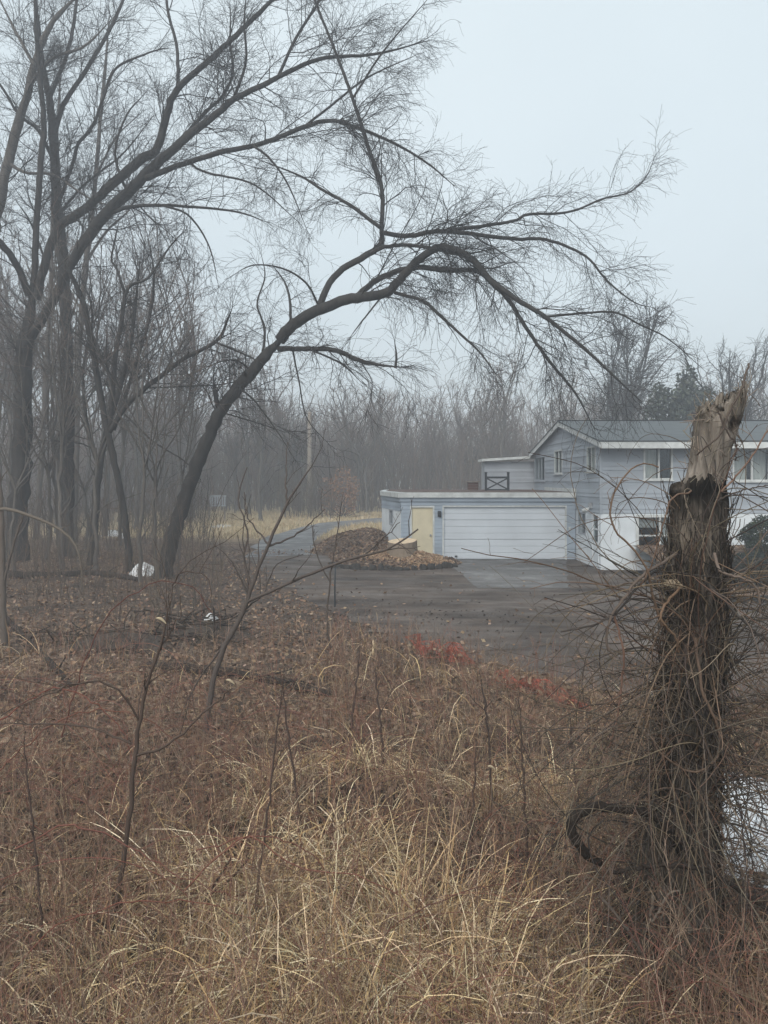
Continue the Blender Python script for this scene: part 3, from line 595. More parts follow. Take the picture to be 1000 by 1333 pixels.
# far wood: individual trees along its front and one thicket mass behind
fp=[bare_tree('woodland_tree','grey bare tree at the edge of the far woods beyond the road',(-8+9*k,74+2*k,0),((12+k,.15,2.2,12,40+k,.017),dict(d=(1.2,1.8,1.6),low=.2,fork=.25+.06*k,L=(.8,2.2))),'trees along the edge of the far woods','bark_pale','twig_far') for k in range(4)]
for k in range(64):
    Y=r2.uniform(70,98); X=r2.uniform(-.36,.56)*Y
    copy_tree(fp[k%4],(X,Y,0),r2.uniform(0,6.28),(r2.uniform(.8,1.3),r2.uniform(.75,1.15)),'grey bare tree at the edge of the far woods beyond the road','trees along the edge of the far woods')
def thicket(name,N,xr,yr,hr,r,per,mat,label,seed,cols):
    global rng
    keep=rng; rng=np.random.default_rng(seed)
    Yb=rng.uniform(*yr,N); Xb=rng.uniform(*xr,N)*Yb; H=rng.uniform(*hr,N)*(1+.25*vnoise(Xb*.12,Yb*.12,4))
    n=6; t=np.linspace(0,1,n); lean=rng.normal(size=(N,2))*.12; cur=rng.normal(size=(N,2))*.12
    p=np.zeros((N,n,3)); p[:,:,0]=Xb[:,None]+H[:,None]*(lean[:,:1]*t+cur[:,:1]*t**2); p[:,:,1]=Yb[:,None]+H[:,None]*(lean[:,1:]*t+cur[:,1:]*t**2)
    p[:,:,2]=hgt(Xb,Yb)[:,None]-.1+H[:,None]*t
    rad=(rng.uniform(.5,1.3,N)*r)[:,None]*(1-.75*t)[None]; c=pal(cols,N)
    g=Geo(); tubes(g,p,rad,3,c)
    p2,r2_=spawn(p,rad,np.full(N,per),.15,.95,.12*np.mean(hr),.4*np.mean(hr),.35,.9,4,.3,.15,.04,.6,r*.22); tubes(g,p2,r2_,3,np.repeat(c,per,axis=0))
    p3,r3_=spawn(p2,r2_,np.full(len(p2),2),.2,1,.06*np.mean(hr),.2*np.mean(hr),.4,1.,3,.2,.15,.02,.7,r*.18); tubes(g,p3,r3_,3,np.repeat(c,per*2,axis=0))
    rng=keep
    return tag(g.build(name,mat,smooth=True),label,'thicket',None,'stuff')
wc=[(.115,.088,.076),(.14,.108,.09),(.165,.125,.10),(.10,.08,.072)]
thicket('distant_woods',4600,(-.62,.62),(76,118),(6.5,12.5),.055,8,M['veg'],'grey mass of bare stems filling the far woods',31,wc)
thicket('undergrowth',520,(-.6,-.23),(34,70),(1.5,5.),.022,7,M['veg'],'tangled grey undergrowth among the woodland trees at left',32,[(.09,.075,.066),(.125,.10,.08),(.07,.06,.053)])
thicket('brush',400,(-.54,-.21),(17,34),(.7,2.9),.010,8,M['veg'],'sparse leafless brush growing around the left tree trunks',33,[(.10,.08,.068),(.14,.11,.085),(.08,.066,.056)])
thicket('roadside_brush',70,(-.13,-.065),(62,70),(2.5,5),.035,8,M['veg'],'clump of grey bare brush on the field edge around the pole',34,[(.09,.07,.055),(.12,.095,.07)])
# evergreen behind the house, rusty leafed bush, clipped shrubs
def leafy(name,label,cat,loc,rad,n,size,cols,stems=14,lump=.35):
    o=empty(name,loc,label,cat); d=unit(rng.normal(size=(n,3))); lm=1+lump*vnoise(d[:,0]*3+loc[0],d[:,2]*3+d[:,1]*2,8)
    q=d*(rng.uniform(.35,1,(n,1))**.5)*np.array(rad)*lm[:,None]; q[:,2]+=rad[2]; q=q[q[:,2]>.03]
    g=Geo(); cards(g,q+np.array(loc),size,pal(cols,len(q),.3)); g.build('foliage',M['leaf'],o)
    p=np.zeros((stems,6,3)); e=unit(rng.normal(size=(stems,3))*np.array([1,1,.5])+[0,0,.8])*np.array(rad)*1.5
    t=np.linspace(0,1,6); p=e[:,None,:]*t[None,:,None]+np.array(loc)+np.array([0,0,-.05]); g=Geo(); tubes(g,p,np.maximum(.02*max(rad)*(1-t),.006)[None]*np.ones((stems,1)),4); g.build('stem',M['twig'],o,True); return o
o=leafy('evergreen_tree','dark evergreen tree behind the house roof, left of the broken trunk','tree',(20.2,52.,3.2),(2.0,1.8,3.4),6500,.24,[(.05,.06,.045),(.066,.076,.055),(.036,.045,.037)],24,.6)
g=Geo(); tubes(g,[[(20.2,52,-.2),(20.25,52,2),(20.2,52,6)]],np.array([[.2,.17,.1]]),8); g.build('trunk',M['bark'],o,True)
leafy('beech_bush','bush holding rust brown leaves at the edge of the far field','bush',(-3.6,66.,0),(1.9,1.5,2.),1500,.13,[(.26,.13,.07),(.30,.17,.10),(.18,.10,.06)],22,.5)
leafy('clipped_shrub','round dark evergreen shrub against the right end of the house','shrub',(12.75,25.4,.75),(.95,.8,.62),7000,.055,[(.02,.032,.018),(.035,.05,.026),(.014,.022,.014)],10,.15)
leafy('clipped_shrub','low dark shrub on the planting bed just right of the broken trunk','shrub',(10.2,21.6,.2),(.62,.5,.42),4500,.05,[(.022,.026,.02),(.035,.036,.026),(.05,.036,.026)],10,.25)
leafy('clipped_shrub','flat dark shrub in front of the clipped round shrub','shrub',(11.3,23.9,.45),(1.0,.5,.25),4500,.05,[(.018,.026,.022),(.03,.038,.03)],10,.2)
# ------------------------------------------------------------------ planting beds, mound, stump
def hfield(name,poly_fn,x0,x1,y0,y1,n,hf,mat,kind='structure'):
    a=np.linspace(x0,x1,n); b=np.linspace(y0,y1,n); X,Y=np.meshgrid(a,b,indexing='ij'); Z=hf(X,Y); gi=np.arange(n*n).reshape(n,n)
    Q=np.stack([gi[:-1,:-1],gi[1:,:-1],gi[1:,1:],gi[:-1,1:]],-1); ok=(Z>-.03); k=ok[:-1,:-1]|ok[1:,:-1]|ok[1:,1:]|ok[:-1,1:]
    g=Geo(); g.add(np.stack([X,Y,Z],-1).reshape(-1,3),Q[k].reshape(-1,4),C=np.zeros(3)); o=g.build(name,mat,smooth=True); tag(o,kind=kind); return o
def dome(X,Y,cx,cy,rx,ry,h,p=1.): return h*(1-np.clip(np.hypot((X-cx)/rx,(Y-cy)/ry),0,1.3)**2)*p
def mound(X,Y):
    a=dome(X,Y,-.75,34.6,2.6,2.8,.98); b=dome(X,Y,.35,29.2,2.55,1.95,.62); b=np.minimum(b,.18+.45*b)
    c=dome(X,Y,-.4,31.8,1.9,2.2,.55)
    z=np.maximum(np.maximum(a,b),c)+.11*fbm(X*1.5,Y*1.5,5)+.04*fbm(X*6,Y*6,6)
    return np.where(np.maximum(np.maximum(a,b),c)<-.03,-.2,np.where((X>.62-.18*(Y-30.9))&(Y>30.82),-.2,z))
hfield('planting_mound',None,-3.6,3.2,26.8,37.6,150,mound,M['ground'])
def bed(X,Y): return np.where(Y<20.25,-.2,np.clip((Y-20.2)/6.5,0,1)*.78+.10+.04*fbm(X*1.5,Y*1.5,15))
hfield('planting_bed',None,8.75,20.,20.0,27.25,90,bed,M['ground'])
g=Geo(); 
for k in range(5): g.box(8.7+k*2.2,8.7+k*2.2+2.18,20.08,20.26,-.02,.17)
o=g.build('timber_edging',M['stone']); tag(o,'dark timber edging along the front of the planting bed at right','edging')
# leaves lying on mound, bed and woodland floor
LC=[(.17,.105,.066),(.21,.145,.10),(.11,.07,.05),(.29,.215,.155),(.07,.05,.04),(.19,.115,.072),(.25,.17,.11)]
g=Geo(); n=9000; q=np.stack([rng.uniform(-3.3,3,n),rng.uniform(27.3,37,n)],1); z=mound(q[:,0],q[:,1]); k=z>0; cards(g,np.column_stack([q[k],z[k]+.015]),rng.uniform(.05,.11,k.sum()),pal(LC,k.sum()),.6)
n=3500; q=np.stack([rng.uniform(8.8,16,n),rng.uniform(20.3,27.2,n)],1); cards(g,np.column_stack([q,bed(q[:,0],q[:,1])+.015]),rng.uniform(.05,.1,n),pal(LC,n),.6)
n=60000; Yq=3+ (rng.uniform(0,1,n)**1.5)*32; Xq=rng.uniform(-.62,.62,n)*Yq
k=~((Yq<9.5)&(Xq>-.2*Yq)&(rng.random(n)<.65)); Xq=Xq[k]; Yq=Yq[k]; n=len(Xq)
k=~inside(Xq+.5*rng.normal(size=n)**3*.35,Yq+.5*rng.normal(size=n)**3*.35,DRIVE)&~((Xq>-3)&(Yq>26)); Xq=Xq[k]; Yq=Yq[k]
cards(g,np.column_stack([Xq,Yq,hgt(Xq,Yq)+.03+.03*rng.uniform(0,1,len(Xq))]),rng.uniform(.03,.085,len(Xq)),pal(LC,len(Xq)),.55)
n=420; Yq=rng.uniform(12,30,n); Xq=rng.uniform(-.2,.4,n)*Yq; k=inside(Xq,Yq,DRIVE); cards(g,np.column_stack([Xq[k],Yq[k],np.full(k.sum(),.03)]),rng.uniform(.04,.09,k.sum()),pal(LC,k.sum()),.7)
tag(g.build('leaf_litter',M['leaf']),'brown fallen leaves scattered over the ground and mound','fallen leaves',None,'stuff')
n=1300; Yq=rng.normal(17.5,1.8,n); Xq=rng.normal(.06,.16,n)*Yq; k=inside(Xq,Yq,DRIVE)&(fbm(Xq*.5,Yq*1.3,71)>.05); Xq=Xq[k]; Yq=Yq[k]
g=Geo(); cards(g,np.column_stack([Xq,Yq,np.full(len(Xq),.022)]),rng.uniform(.02,.065,len(Xq)),pal([(.045,.036,.031),(.07,.058,.05),(.10,.085,.075)],len(Xq)),.75); tag(g.build('mud',M['leaf']),'dark mud clods churned up across the middle of the driveway','mud',None,'stuff')
# stump
st=empty('tree_stump',(.7,28.7,.5),'wide freshly cut tree stump on the mound in front of the cream door','stump')
n=36; th=np.arange(n)*2*math.pi/n; ra=.54*(1+.07*vnoise(th*1.3,th*0,3)+.05*vnoise(th*4,th*0,4))
g=Geo(); R=[]
for (z,f) in ((.3,1.14),(.5,1.03),(.7,1.),(.95,.98)): R.append(np.stack([.7+ra*f*np.cos(th),28.7+ra*f*np.sin(th),z+0*th+((.03*np.cos(th)+.06*np.sin(th)-.02) if z>.9 else 0)],1))
idx=np.arange(4*n).reshape(4,n); nx=np.roll(idx,-1,1); g.add(np.concatenate(R),np.stack([idx[:-1],nx[:-1],nx[1:],idx[1:]],-1).reshape(-1,4)); g.build('bark',bark('stump_bark',(.13,.10,.075),(.30,.24,.18),12.),st)
g=Geo(); g.add(np.concatenate([R[3]+[0,0,.004],[[.7,28.7,.935]]]),None,[(k,(k+1)%n,n) for k in range(n)]); g.build('cut_face',simple('cut_wood',(.62,.48,.33),.8,.2,7),st)
wc2=[(.33,.215,.135),(.42,.29,.19),(.26,.17,.11),(.50,.37,.25)]
g=Geo(); n=7000; q=np.concatenate([rng.normal(size=(n*3//4,2))*[.55,.42]+[1.6,28.3],rng.normal(size=(n//4,2))*[.35,.3]+[-.1,28.6]]); z=mound(q[:,0],q[:,1])
k=z>.05; cards(g,np.column_stack([q[k],z[k]+.02+rng.uniform(0,.14,k.sum())*np.exp(-((q[k,0]-1.45)**2*3+(q[k,1]-28.4)**2*4))]),rng.uniform(.03,.07,k.sum()),pal(wc2,k.sum()),.4,2.)
tag(g.build('wood_chips',M['leaf']),'orange sawdust and wood chips heaped beside the tree stump','wood chips',None,'stuff')
# rough edging stones round the front of the mound
xs_=np.linspace(-2.05,2.75,17)
for k,xx in enumerate(xs_[:-1]):
    yy=29.2-1.95*math.sqrt(max(0,1-((xx+.14-.35)/2.55)**2)); w=(xs_[1]-xs_[0])*rng.uniform(.38,.7)
    g=Geo(); m=8; tt=np.arange(m)*2*math.pi/m
    for z_,f in ((-.05,1.05),(.06,1.),(rng.uniform(.10,.21),.78)):
        g.add(np.stack([xx+.14+w*f*np.cos(tt)*(1+.1*rng.normal(size=m)),yy+.13*f*np.sin(tt)*(1+.12*rng.normal(size=m)),z_+.02*rng.normal(size=m)],1))
    idx=np.arange(24).reshape(3,8); nx=np.roll(idx,-1,1); g.n=0; V=np.concatenate(g.V); g=Geo(); g.add(V,np.stack([idx[:-1],nx[:-1],nx[1:],idx[1:]],-1).reshape(-1,4),[(16,16+j,17+j) for j in range(1,7)])
    tag(g.build('edging_stone',M['stone']),'rough dark stone in the low edging around the stump mound','stone','stones edging the stump mound')
# ------------------------------------------------------------------ snow, poles, far odds and ends
def patch(label,cx,cy,rx,ry,h,seed,z0=None,rot=0.,name='snow_patch',mat='snow',cat='snow'):
    n=40; m=10; th=np.linspace(0,2*math.pi,n,endpoint=False); out=1+.28*vnoise(np.cos(th)*1.6+seed,np.sin(th)*1.6,seed)+.14*vnoise(np.cos(th)*5,np.sin(th)*5+seed,seed+1)
    zb=(float(hgt(cx,cy)) if z0 is None else z0); V=[]
    for j in range(m):
        f=j/(m-1); x=out*f*rx*np.cos(th); y=out*f*ry*np.sin(th); xx=cx+x*math.cos(rot)-y*math.sin(rot); yy=cy+x*math.sin(rot)+y*math.cos(rot)
        V.append(np.stack([xx,yy,zb-.04+h*(1-f**2.5)*(.95+.22*fbm(xx*2.3,yy*2.3,seed+5))+.1*h*fbm(xx*6,yy*6,seed)*(1-f)+.04*(1-f)],1))
    idx=np.arange(m*n).reshape(m,n); nx=np.roll(idx,-1,1); g=Geo(); g.add(np.concatenate(V),np.stack([idx[:-1],idx[1:],nx[1:],nx[:-1]],-1).reshape(-1,4))
    return tag(g.build(name,M[mat],smooth=True),label,cat)
patch('large patch of old snow on the ground right of the broken trunk',3.62,6.75,1.02,1.65,.16,1)
x,y=G(188,748); patch('white snow heap between the slim forked tree and the leaning tree',x,y,.6,.5,.42,2)
x,y=G(122,702); patch('small snow remnant behind the trunks, left of the snow heap',x,y+3,.6,.7,.35,3)
x,y=G(145,703); patch('small snow remnant nearest to the slim forked tree trunk',x,y+2,.35,.6,.3,8)
x,y=G(274,811); patch('small snow lump on the dark brush pile',x,y,.15,.16,.11,4,.12)
x,y=G(290,684); patch('thin strip of snow lying on the far straw field',x,y,1.1,2.2,.12,5)
g=Geo(); tubes(g,[[(-6.8,70,-.3),(-6.8,70,4),(-6.78,70,9.4)]],np.array([[.22,.2,.17]]),12,cap=True); tag(g.build('wooden_pole',M['pole'],smooth=True),'tall pale wooden pole standing before the far woods','pole')
x,y=G(436,790); g=Geo(); tubes(g,[[(x,y,-.1),(x,y,.5),(x+.01,y,.98)]],np.array([[.022,.022,.02]]),6,cap=True)
tag(g.build('metal_stake',M['black'],smooth=True),'thin dark stake standing at the edge of the driveway','stake')
wb=empty('slatted_bench',(-13.1,60,0),'small white slatted bench on the far field at left','bench')
zb=.95
g=Geo()
for k in range(7): g.box(-13.7+k*.19,-13.6+k*.19,60.3,60.36,zb+.25,zb+.95)
g.box(-13.75,-12.4,60.28,60.38,zb+.95,zb+1.06); g.build('backrest',M['siding_pale'],wb)
g=Geo(); g.box(-13.75,-12.4,59.9,60.3,zb+.2,zb+.27); g.build('seat',M['siding_pale'],wb)
for xx in (-13.72,-12.5):
    for yy in (59.92,60.22): g=Geo(); g.box(xx,xx+.07,yy,yy+.07,-.1,zb+.198); g.build('leg',M['pole'],wb)
# fallen logs and brush piles
def log(label,pts,r,mat='vine'):
    p=np.array([(*G(a,b),0) for a,b in pts]); p[:,2]=hgt(p[:,0],p[:,1])+r*.6; q,rr=resample(p,22,np.linspace(r,r*.55,len(p))); rr*=1+.1*rng.normal(size=22)
    g=Geo(); tubes(g,[q],rr[None],9,cap=True); a,b=spawn(q[None],rr[None],np.array([5]),.2,.9,.4,1.2,.5,1.1,5,.15,.15,0,.4,.008); tubes(g,a,b,5)
    return tag(g.build('fallen_log',M[mat],smooth=True),label,'log')
log('dark fallen log running diagonally at the left edge of the clearing',[(-40,775),(0,800),(45,845),(95,895)],.085)
log('long dark fallen log lying level across the leaves below the brush pile',[(185,868),(240,874),(300,879),(360,890),(430,906)],.10)
log('dark fallen log on the leaves in front of the far left trunks',[(-10,752),(60,752),(130,750),(180,757)],.14)
log('thin fallen branch half buried in the grass at lower left',[(150,1290),(210,1235),(260,1180)],.05)
def brushpile(label,cx,cy,rx,ry,h,N):
    a=rng.uniform(0,6.28,N); d=np.sqrt(rng.uniform(0,1,N)); q_=rng.normal(size=(5,2))*[rx*.6,ry*.55]; q_=q_[rng.integers(0,5,N)]+rng.normal(size=(N,2))*[.45,.3]; c=np.stack([cx+q_[:,0],cy+q_[:,1],h*rng.uniform(0,1,N)**1.6*(.6+.4*vnoise(q_[:,0]*2,q_[:,1]*2,6))+.04],1)
    dr=unit(rng.normal(size=(N,3))*[1,.8,.28]); L=rng.uniform(.4,1.5,(N,1,1)); t=np.linspace(-.5,.5,5)[None,:,None]
    p=c[:,None,:]+dr[:,None,:]*L*t+rng.normal(size=(N,5,3))*.025; p[:,:,2]=np.maximum(p[:,:,2],.02)
    g=Geo(); tubes(g,p,np.ones((N,5))*rng.uniform(.006,.024,(N,1)),4,pal([(.035,.028,.024),(.06,.047,.038),(.10,.078,.06)],N)); return tag(g.build('brush_pile',M['veg'],smooth=True),label,'brush pile')
M['mould']=simple('dark_leaf_mould',(.05,.038,.030),.95,.5,14.,bmp=.8)
for (a,b,rx,ry,lab) in ((158,838,1.25,.75,'low dark mound of leaf mould under the branches left of the white snow lump'),(278,826,1.15,.6,'low dark mound of leaf mould beneath the white snow lump')):
    x,y=G(a,b); patch(lab,x,y,rx,ry,.20,17,None,0,'leaf_mould_mound','mould','mound')
x,y=G(155,830); brushpile('dark heap of cut branches left of the white snow lump',x,y,1.7,.9,.30,70)
x,y=G(275,818); brushpile('dark heap of cut branches under the white snow lump',x,y,1.4,.8,.26,60)
# red netting crumpled along the edge of the drive
def netting(label,pts,wd,h,seed):
    r=np.random.default_rng(seed); q=resample(np.array([(*G(a,b),0) for a,b in pts]),46); nv=12; V=[]
    for j in range(nv):
        s=j/(nv-1); off=np.stack([.2*vnoise(np.arange(46)*.25,np.full(46,j*.3),seed),(s-.5)*wd+.16*vnoise(np.arange(46)*.35,np.full(46,j*.35),seed+1),.06+h*(.5+.5*vnoise(np.arange(46)*.3,np.full(46,j*.45),seed+2))*math.sin(math.pi*min(1,s*1.1+.05))],1); V.append(q+off)
    V=np.array(V); g=Geo(); rr=.0045
    for j in range(nv): tubes(g,V[j][None],np.full((1,46),rr),4)
    for k in range(46): tubes(g,V[:,k][None],np.full((1,nv),rr),4)
    return tag(g.build('plastic_netting',M['net'],smooth=True),label,'netting')
netting('crumpled red plastic netting lying where the grass meets the drive',[(538,850),(560,853),(585,858),(608,864)],.8,.36,3)
netting('longer stretch of red plastic netting half hidden in grass nearer the broken trunk',[(650,892),(690,902),(725,913),(758,930)],.6,.26,4)

g=Geo()
for (a,b,N) in ((572,858,90),(690,903,80),(735,920,60)):
    x,y=G(a,b); q=rng.normal(size=(N,2))*[.45,.35]+[x,y]; cards(g,np.column_stack([q,rng.uniform(.05,.26,N)]),rng.uniform(.04,.09,N),pal(LC,N),.3)
tag(g.build('caught_leaves',M['leaf']),'brown leaves caught in the red netting','fallen leaves',None,'stuff')
# ------------------------------------------------------------------ broken trunk in the foreground
YT=5.0
sn=empty('broken_trunk',(*(P(880,1265,YT)[:2]),0.),'tall broken dead tree trunk wrapped in vines, close by at right','tree trunk')
cl=[(872,1285,78),(876,1200,62),(884,1100,46),(892,1000,37),(899,900,36),(905,800,35),(907,740,35),(908,690,34),(909,650,33),(920,620,26),(925,590,25),(931,565,28),(937,540,30),(942,518,30),(946,495,28)]
def lathe_trunk(cl,nr,ns,amp,top=None,seed=0,extra=0.):
    extra=np.asarray(extra)
    p=np.array([P(a,b,YT) for a,b,_ in cl]); r=np.array([w for *_,w in cl])*YT/1000+extra
    q,rr=resample(p,nr,r); th=np.arange(ns)*2*math.pi/ns; V=np.zeros((nr,ns,3))
    tz=np.linspace(0,1,nr)[:,None]; hh=q[:,2][:,None]
    gro=.55*np.abs(vnoise(th[None]*3.2+1.2*vnoise(hh*1.3,th[None]*0,seed+8),hh*.9,seed))+.3*vnoise(th[None]*7,hh*2.2,seed+1)+.3*vnoise(th[None]*15,hh*6.,seed+2)+.15*vnoise(th[None]*24,hh*20,seed+3)
    # keep the seam closed
    w=np.clip((2*math.pi-th)/.5,0,1)[None]; gro=gro*w+gro[:,:1]*(1-w); gro=gro-.35
    R=rr[:,None]*(1+amp*(gro-.2)); V[:,:,0]=q[:,0][:,None]+R*np.cos(th); V[:,:,1]=q[:,1][:,None]+R*.92*np.sin(th); V[:,:,2]=hh
    return V,q,rr,th
V,tq,trr,th=lathe_trunk([(a,b,w*(.86 if b>630 else 1.)) for a,b,w in cl],150,72,.16,seed=2)
# slanted, splintered break
z=V[:,:,2]; lim=CZ+(625-(530-20*np.cos(th))+9*vnoise(th*3,th*0,3))/1000*YT+.07*np.abs(vnoise(th*7,th*0,5))**1.5+.05*np.abs(vnoise(th*15,th*0,9))
V[:,:,2]=np.minimum(z,lim[None]); over=z>lim[None]; c=tq[:,None,:2]; V[:,:,:2]=np.where(over[:,:,None],c+(V[:,:,:2]-c)*.75,V[:,:,:2])
# knot holes
for (hx,hy,hr) in ((923,535,.035),(948,556,.04),(888,700,.025)):
    hp=P(hx,hy,YT); d=np.hypot(V[:,:,0]-hp[0],(V[:,:,2]-hp[2])*.8); k=(d<hr*1.3)&(V[:,:,1]<YT+.02); f=np.clip(1-d/(hr*1.3),0,1); V[:,:,1]+=np.where(k,f*.11,0)
def grid(g,V,C=None):
    n,s,_=V.shape; idx=np.arange(n*s).reshape(n,s); nx=np.roll(idx,-1,1); g.add(V.reshape(-1,3),np.stack([idx[:-1],nx[:-1],nx[1:],idx[1:]],-1).reshape(-1,4),C=C)
g=Geo(); cc=np.array((.19,.165,.14))*(1+.35*vnoise(V[:,:,0]*22,V[:,:,2]*5,4)+.25*vnoise(V[:,:,0]*60,V[:,:,2]*14,6))[:,:,None]
grid(g,V,np.clip(cc,.02,.6).reshape(-1,3)); M['deadwood']=tinted('dead_wood',.9,.1,34.,.7,(1,1,.1),1.); g.build('bare_wood',M['deadwood'],sn,True)
# bark sleeve on the lower trunk, its ragged top forming a dark collar
cb=[(a,b,w) for a,b,w in cl if b>640]+[(908,640,32.5),(909,622,29.5),(912,606,25)]
V2,q2,r2_,th2=lathe_trunk(cb,170,120,.26,seed=11,extra=.014)
lim=CZ+(625-624+13*vnoise(th2*3,th2*0,7)+8*vnoise(th2*11,th2*0,8))/1000*YT
lim=lim-np.clip(-np.cos(th2),0,1)**3*.045
z=V2[:,:,2]; over=z>lim[None]; V2[:,:,2]=np.minimum(z,lim[None]); c=q2[:,None,:2]; V2[:,:,:2]=np.where(over[:,:,None],c+(V2[:,:,:2]-c)*.72,V2[:,:,:2])
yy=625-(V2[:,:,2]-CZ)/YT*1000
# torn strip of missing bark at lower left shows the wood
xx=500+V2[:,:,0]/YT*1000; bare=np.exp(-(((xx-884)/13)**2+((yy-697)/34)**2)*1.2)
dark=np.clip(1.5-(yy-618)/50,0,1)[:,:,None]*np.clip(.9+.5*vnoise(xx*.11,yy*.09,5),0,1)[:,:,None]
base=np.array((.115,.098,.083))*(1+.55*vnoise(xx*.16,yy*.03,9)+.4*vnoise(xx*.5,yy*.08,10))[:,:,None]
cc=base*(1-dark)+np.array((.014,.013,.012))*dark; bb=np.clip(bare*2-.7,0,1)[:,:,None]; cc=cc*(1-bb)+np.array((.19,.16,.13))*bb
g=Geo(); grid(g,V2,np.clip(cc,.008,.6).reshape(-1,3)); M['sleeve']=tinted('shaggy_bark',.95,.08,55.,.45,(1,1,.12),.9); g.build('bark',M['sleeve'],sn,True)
# hairy fibres and shreds standing off the bark
g=Geo(); n=3600; k=rng.integers(0,165,n); j=rng.integers(0,120,n); st_=V2[k,j]; outd=unit(np.concatenate([st_[:,:2]-q2[k][:,:2],np.zeros((n,1))],1))
ok_=(625-(st_[:,2]-CZ)/YT*1000>668); k=k[ok_]; j=j[ok_]; st_=st_[ok_]; outd=outd[ok_]; n=len(k)
t=np.linspace(0,1,5); L=rng.uniform(.05,.34,n); dirv=unit(np.stack([rng.normal(size=n)*.3,rng.normal(size=n)*.3,rng.choice([-1,1],n)*1.],1))
p=st_[:,None,:]+outd[:,None,:]*(.004+.03*rng.uniform(0,1,(n,1))*np.sin(t*3.)[None])[:,:,None]+dirv[:,None,:]*(L[:,None]*t)[:,:,None]+rng.normal(size=(n,5,3))*.004
tubes(g,p,np.ones((n,5))*rng.uniform(.0012,.004,(n,1)),3,pal([(.04,.034,.029),(.07,.058,.048),(.11,.09,.07),(.025,.022,.02)],n)); g.build('bark_fibres',M['veg'],sn,True)
# bark lip / shelf
g=Geo(); n=2200; k=rng.integers(0,150,n); k=k[(tq[k][:,2]>CZ-.02)]; j=rng.integers(0,72,len(k)); st_=V[k,j]; outd=unit(np.concatenate([st_[:,:2]-tq[k][:,:2],np.zeros((len(k),1))],1)); n=len(k)
L=rng.uniform(.03,.16,n); p=st_[:,None,:]+outd[:,None,:]*(.003+.012*np.sin(t*3.)[None]*rng.uniform(0,1,(n,1)))[:,:,None]+(unit(rng.normal(size=(n,3))*[.35,.35,1])[:,None,:])*(L[:,None]*t)[:,:,None]
tubes(g,p,np.ones((n,5))*rng.uniform(.001,.003,(n,1)),3,pal([(.24,.20,.16),(.33,.28,.22),(.15,.12,.095)],n)); g.build('wood_splinters',M['veg'],sn,True)
g=Geo(); cards(g,P(876,762,YT-.12)[None]+rng.normal(size=(9,3))*[.05,.03,.008],rng.uniform(.05,.09,9),pal([(.3,.24,.17)],9),.8,1.8); g.build('shelf_fungus',M['leaf'],sn)
# vines: thick woody loop and the tangle
def vine_tube(pts,Y,w,label,name='vine',mat='vine',cat='vine'):
    p=np.array([P(a,b,Y+d) for a,b,d in pts]); q,r=resample(p,60,np.array(w)/2000*Y if np.ndim(w) else np.full(len(p),w/2000*Y)); q+=rng.normal(size=q.shape)*.004; g=Geo(); tubes(g,[q],(r*(1+.08*rng.normal(size=60)))[None],10,cap=True)
    return tag(g.build(name,M[mat],smooth=True),label,cat)
vine_tube([(905,1170,.1),(882,1102,-.2),(862,1070,-.3),(835,1056,-.33),(799,1053,-.35),(775,1049,-.36),(754,1057,-.36),(742,1074,-.36),(752,1096,-.34),(766,1114,-.3),(780,1124,-.24)],YT,[10,11,11,10,10,11,12,12,11,10,8],'thick dark woody vine looping out from the base of the broken trunk')
vine_tube([(799,1136,-.4),(850,1127,-.5),(885,1127,-.55),(925,1136,-.55),(975,1168,-.5),(1020,1195,-.4)],YT,[5,5,6,6,5,5],'brown woody vine stretched level across the trunk towards the snow')
cV=[(.11,.088,.07),(.16,.13,.10),(.075,.062,.052),(.05,.042,.037),(.13,.085,.06),(.20,.15,.105)]
def arcs(N,y0,y1,ymean,reach,lmin,lmax,rmin,rmax,sag,bias,seed):
    global rng
    keep=rng; rng=np.random.default_rng(seed)
    zc=CZ+(625-rng.uniform(y0,y1,N))/1000*YT; i=np.clip(np.searchsorted(tq[:,2],zc),0,149); c=tq[i]; a=rng.uniform(math.pi,2*math.pi,N)+rng.normal(size=N)*.5
    st_=c+np.stack([np.cos(a)*trr[i],np.sin(a)*trr[i],0*a],1); d=unit(np.stack([np.cos(a)*reach+bias,np.sin(a)*.5,rng.normal(size=N)*.7+.15],1)); L=rng.uniform(lmin,lmax,N); n=16
    p=np.zeros((N,n,3)); p[:,0]=st_; cur=rng.normal(size=(N,3))*[.09,.07,.09]
    for k in range(1,n):
        p[:,k]=p[:,k-1]+d*(L/(n-1))[:,None]; d=unit(d+cur+rng.normal(size=(N,3))*.07+np.array([0,0,-sag]))
    p[:,:,2]=np.maximum(p[:,:,2],.03+.05*rng.uniform(0,1,(N,1)))
    r=rng.uniform(rmin,rmax,(N,1))*(1-.6*np.linspace(0,1,n)[None]); col=pal(cV,N); rng=keep
    return p,r,col
vt=empty('vine_tangle',(*(P(880,1265,YT)[:2]),0.),'tangle of thin bare vines wound around and hanging from the broken trunk','vines')
g=Geo()
for a in ((20,560,760,0,1.,.5,1.3,.0022,.0045,.05,0,1),(230,760,1050,0,1.1,.5,1.6,.0022,.006,.06,-.45,2),(240,850,1220,0,1.1,.5,1.7,.002,.005,.03,-.1,3),(130,730,1150,0,1.,.7,1.9,.0025,.005,.06,.5,4)):
    p,r,c=arcs(*a); tubes(g,p,r,4,c)
    p2,r2b=spawn(p,r,np.full(len(p),4),.3,1,.1,.5,.4,1.2,5,.05,.2,0,.6,.0012); tubes(g,p2,r2b,3,np.repeat(c,4,axis=0))
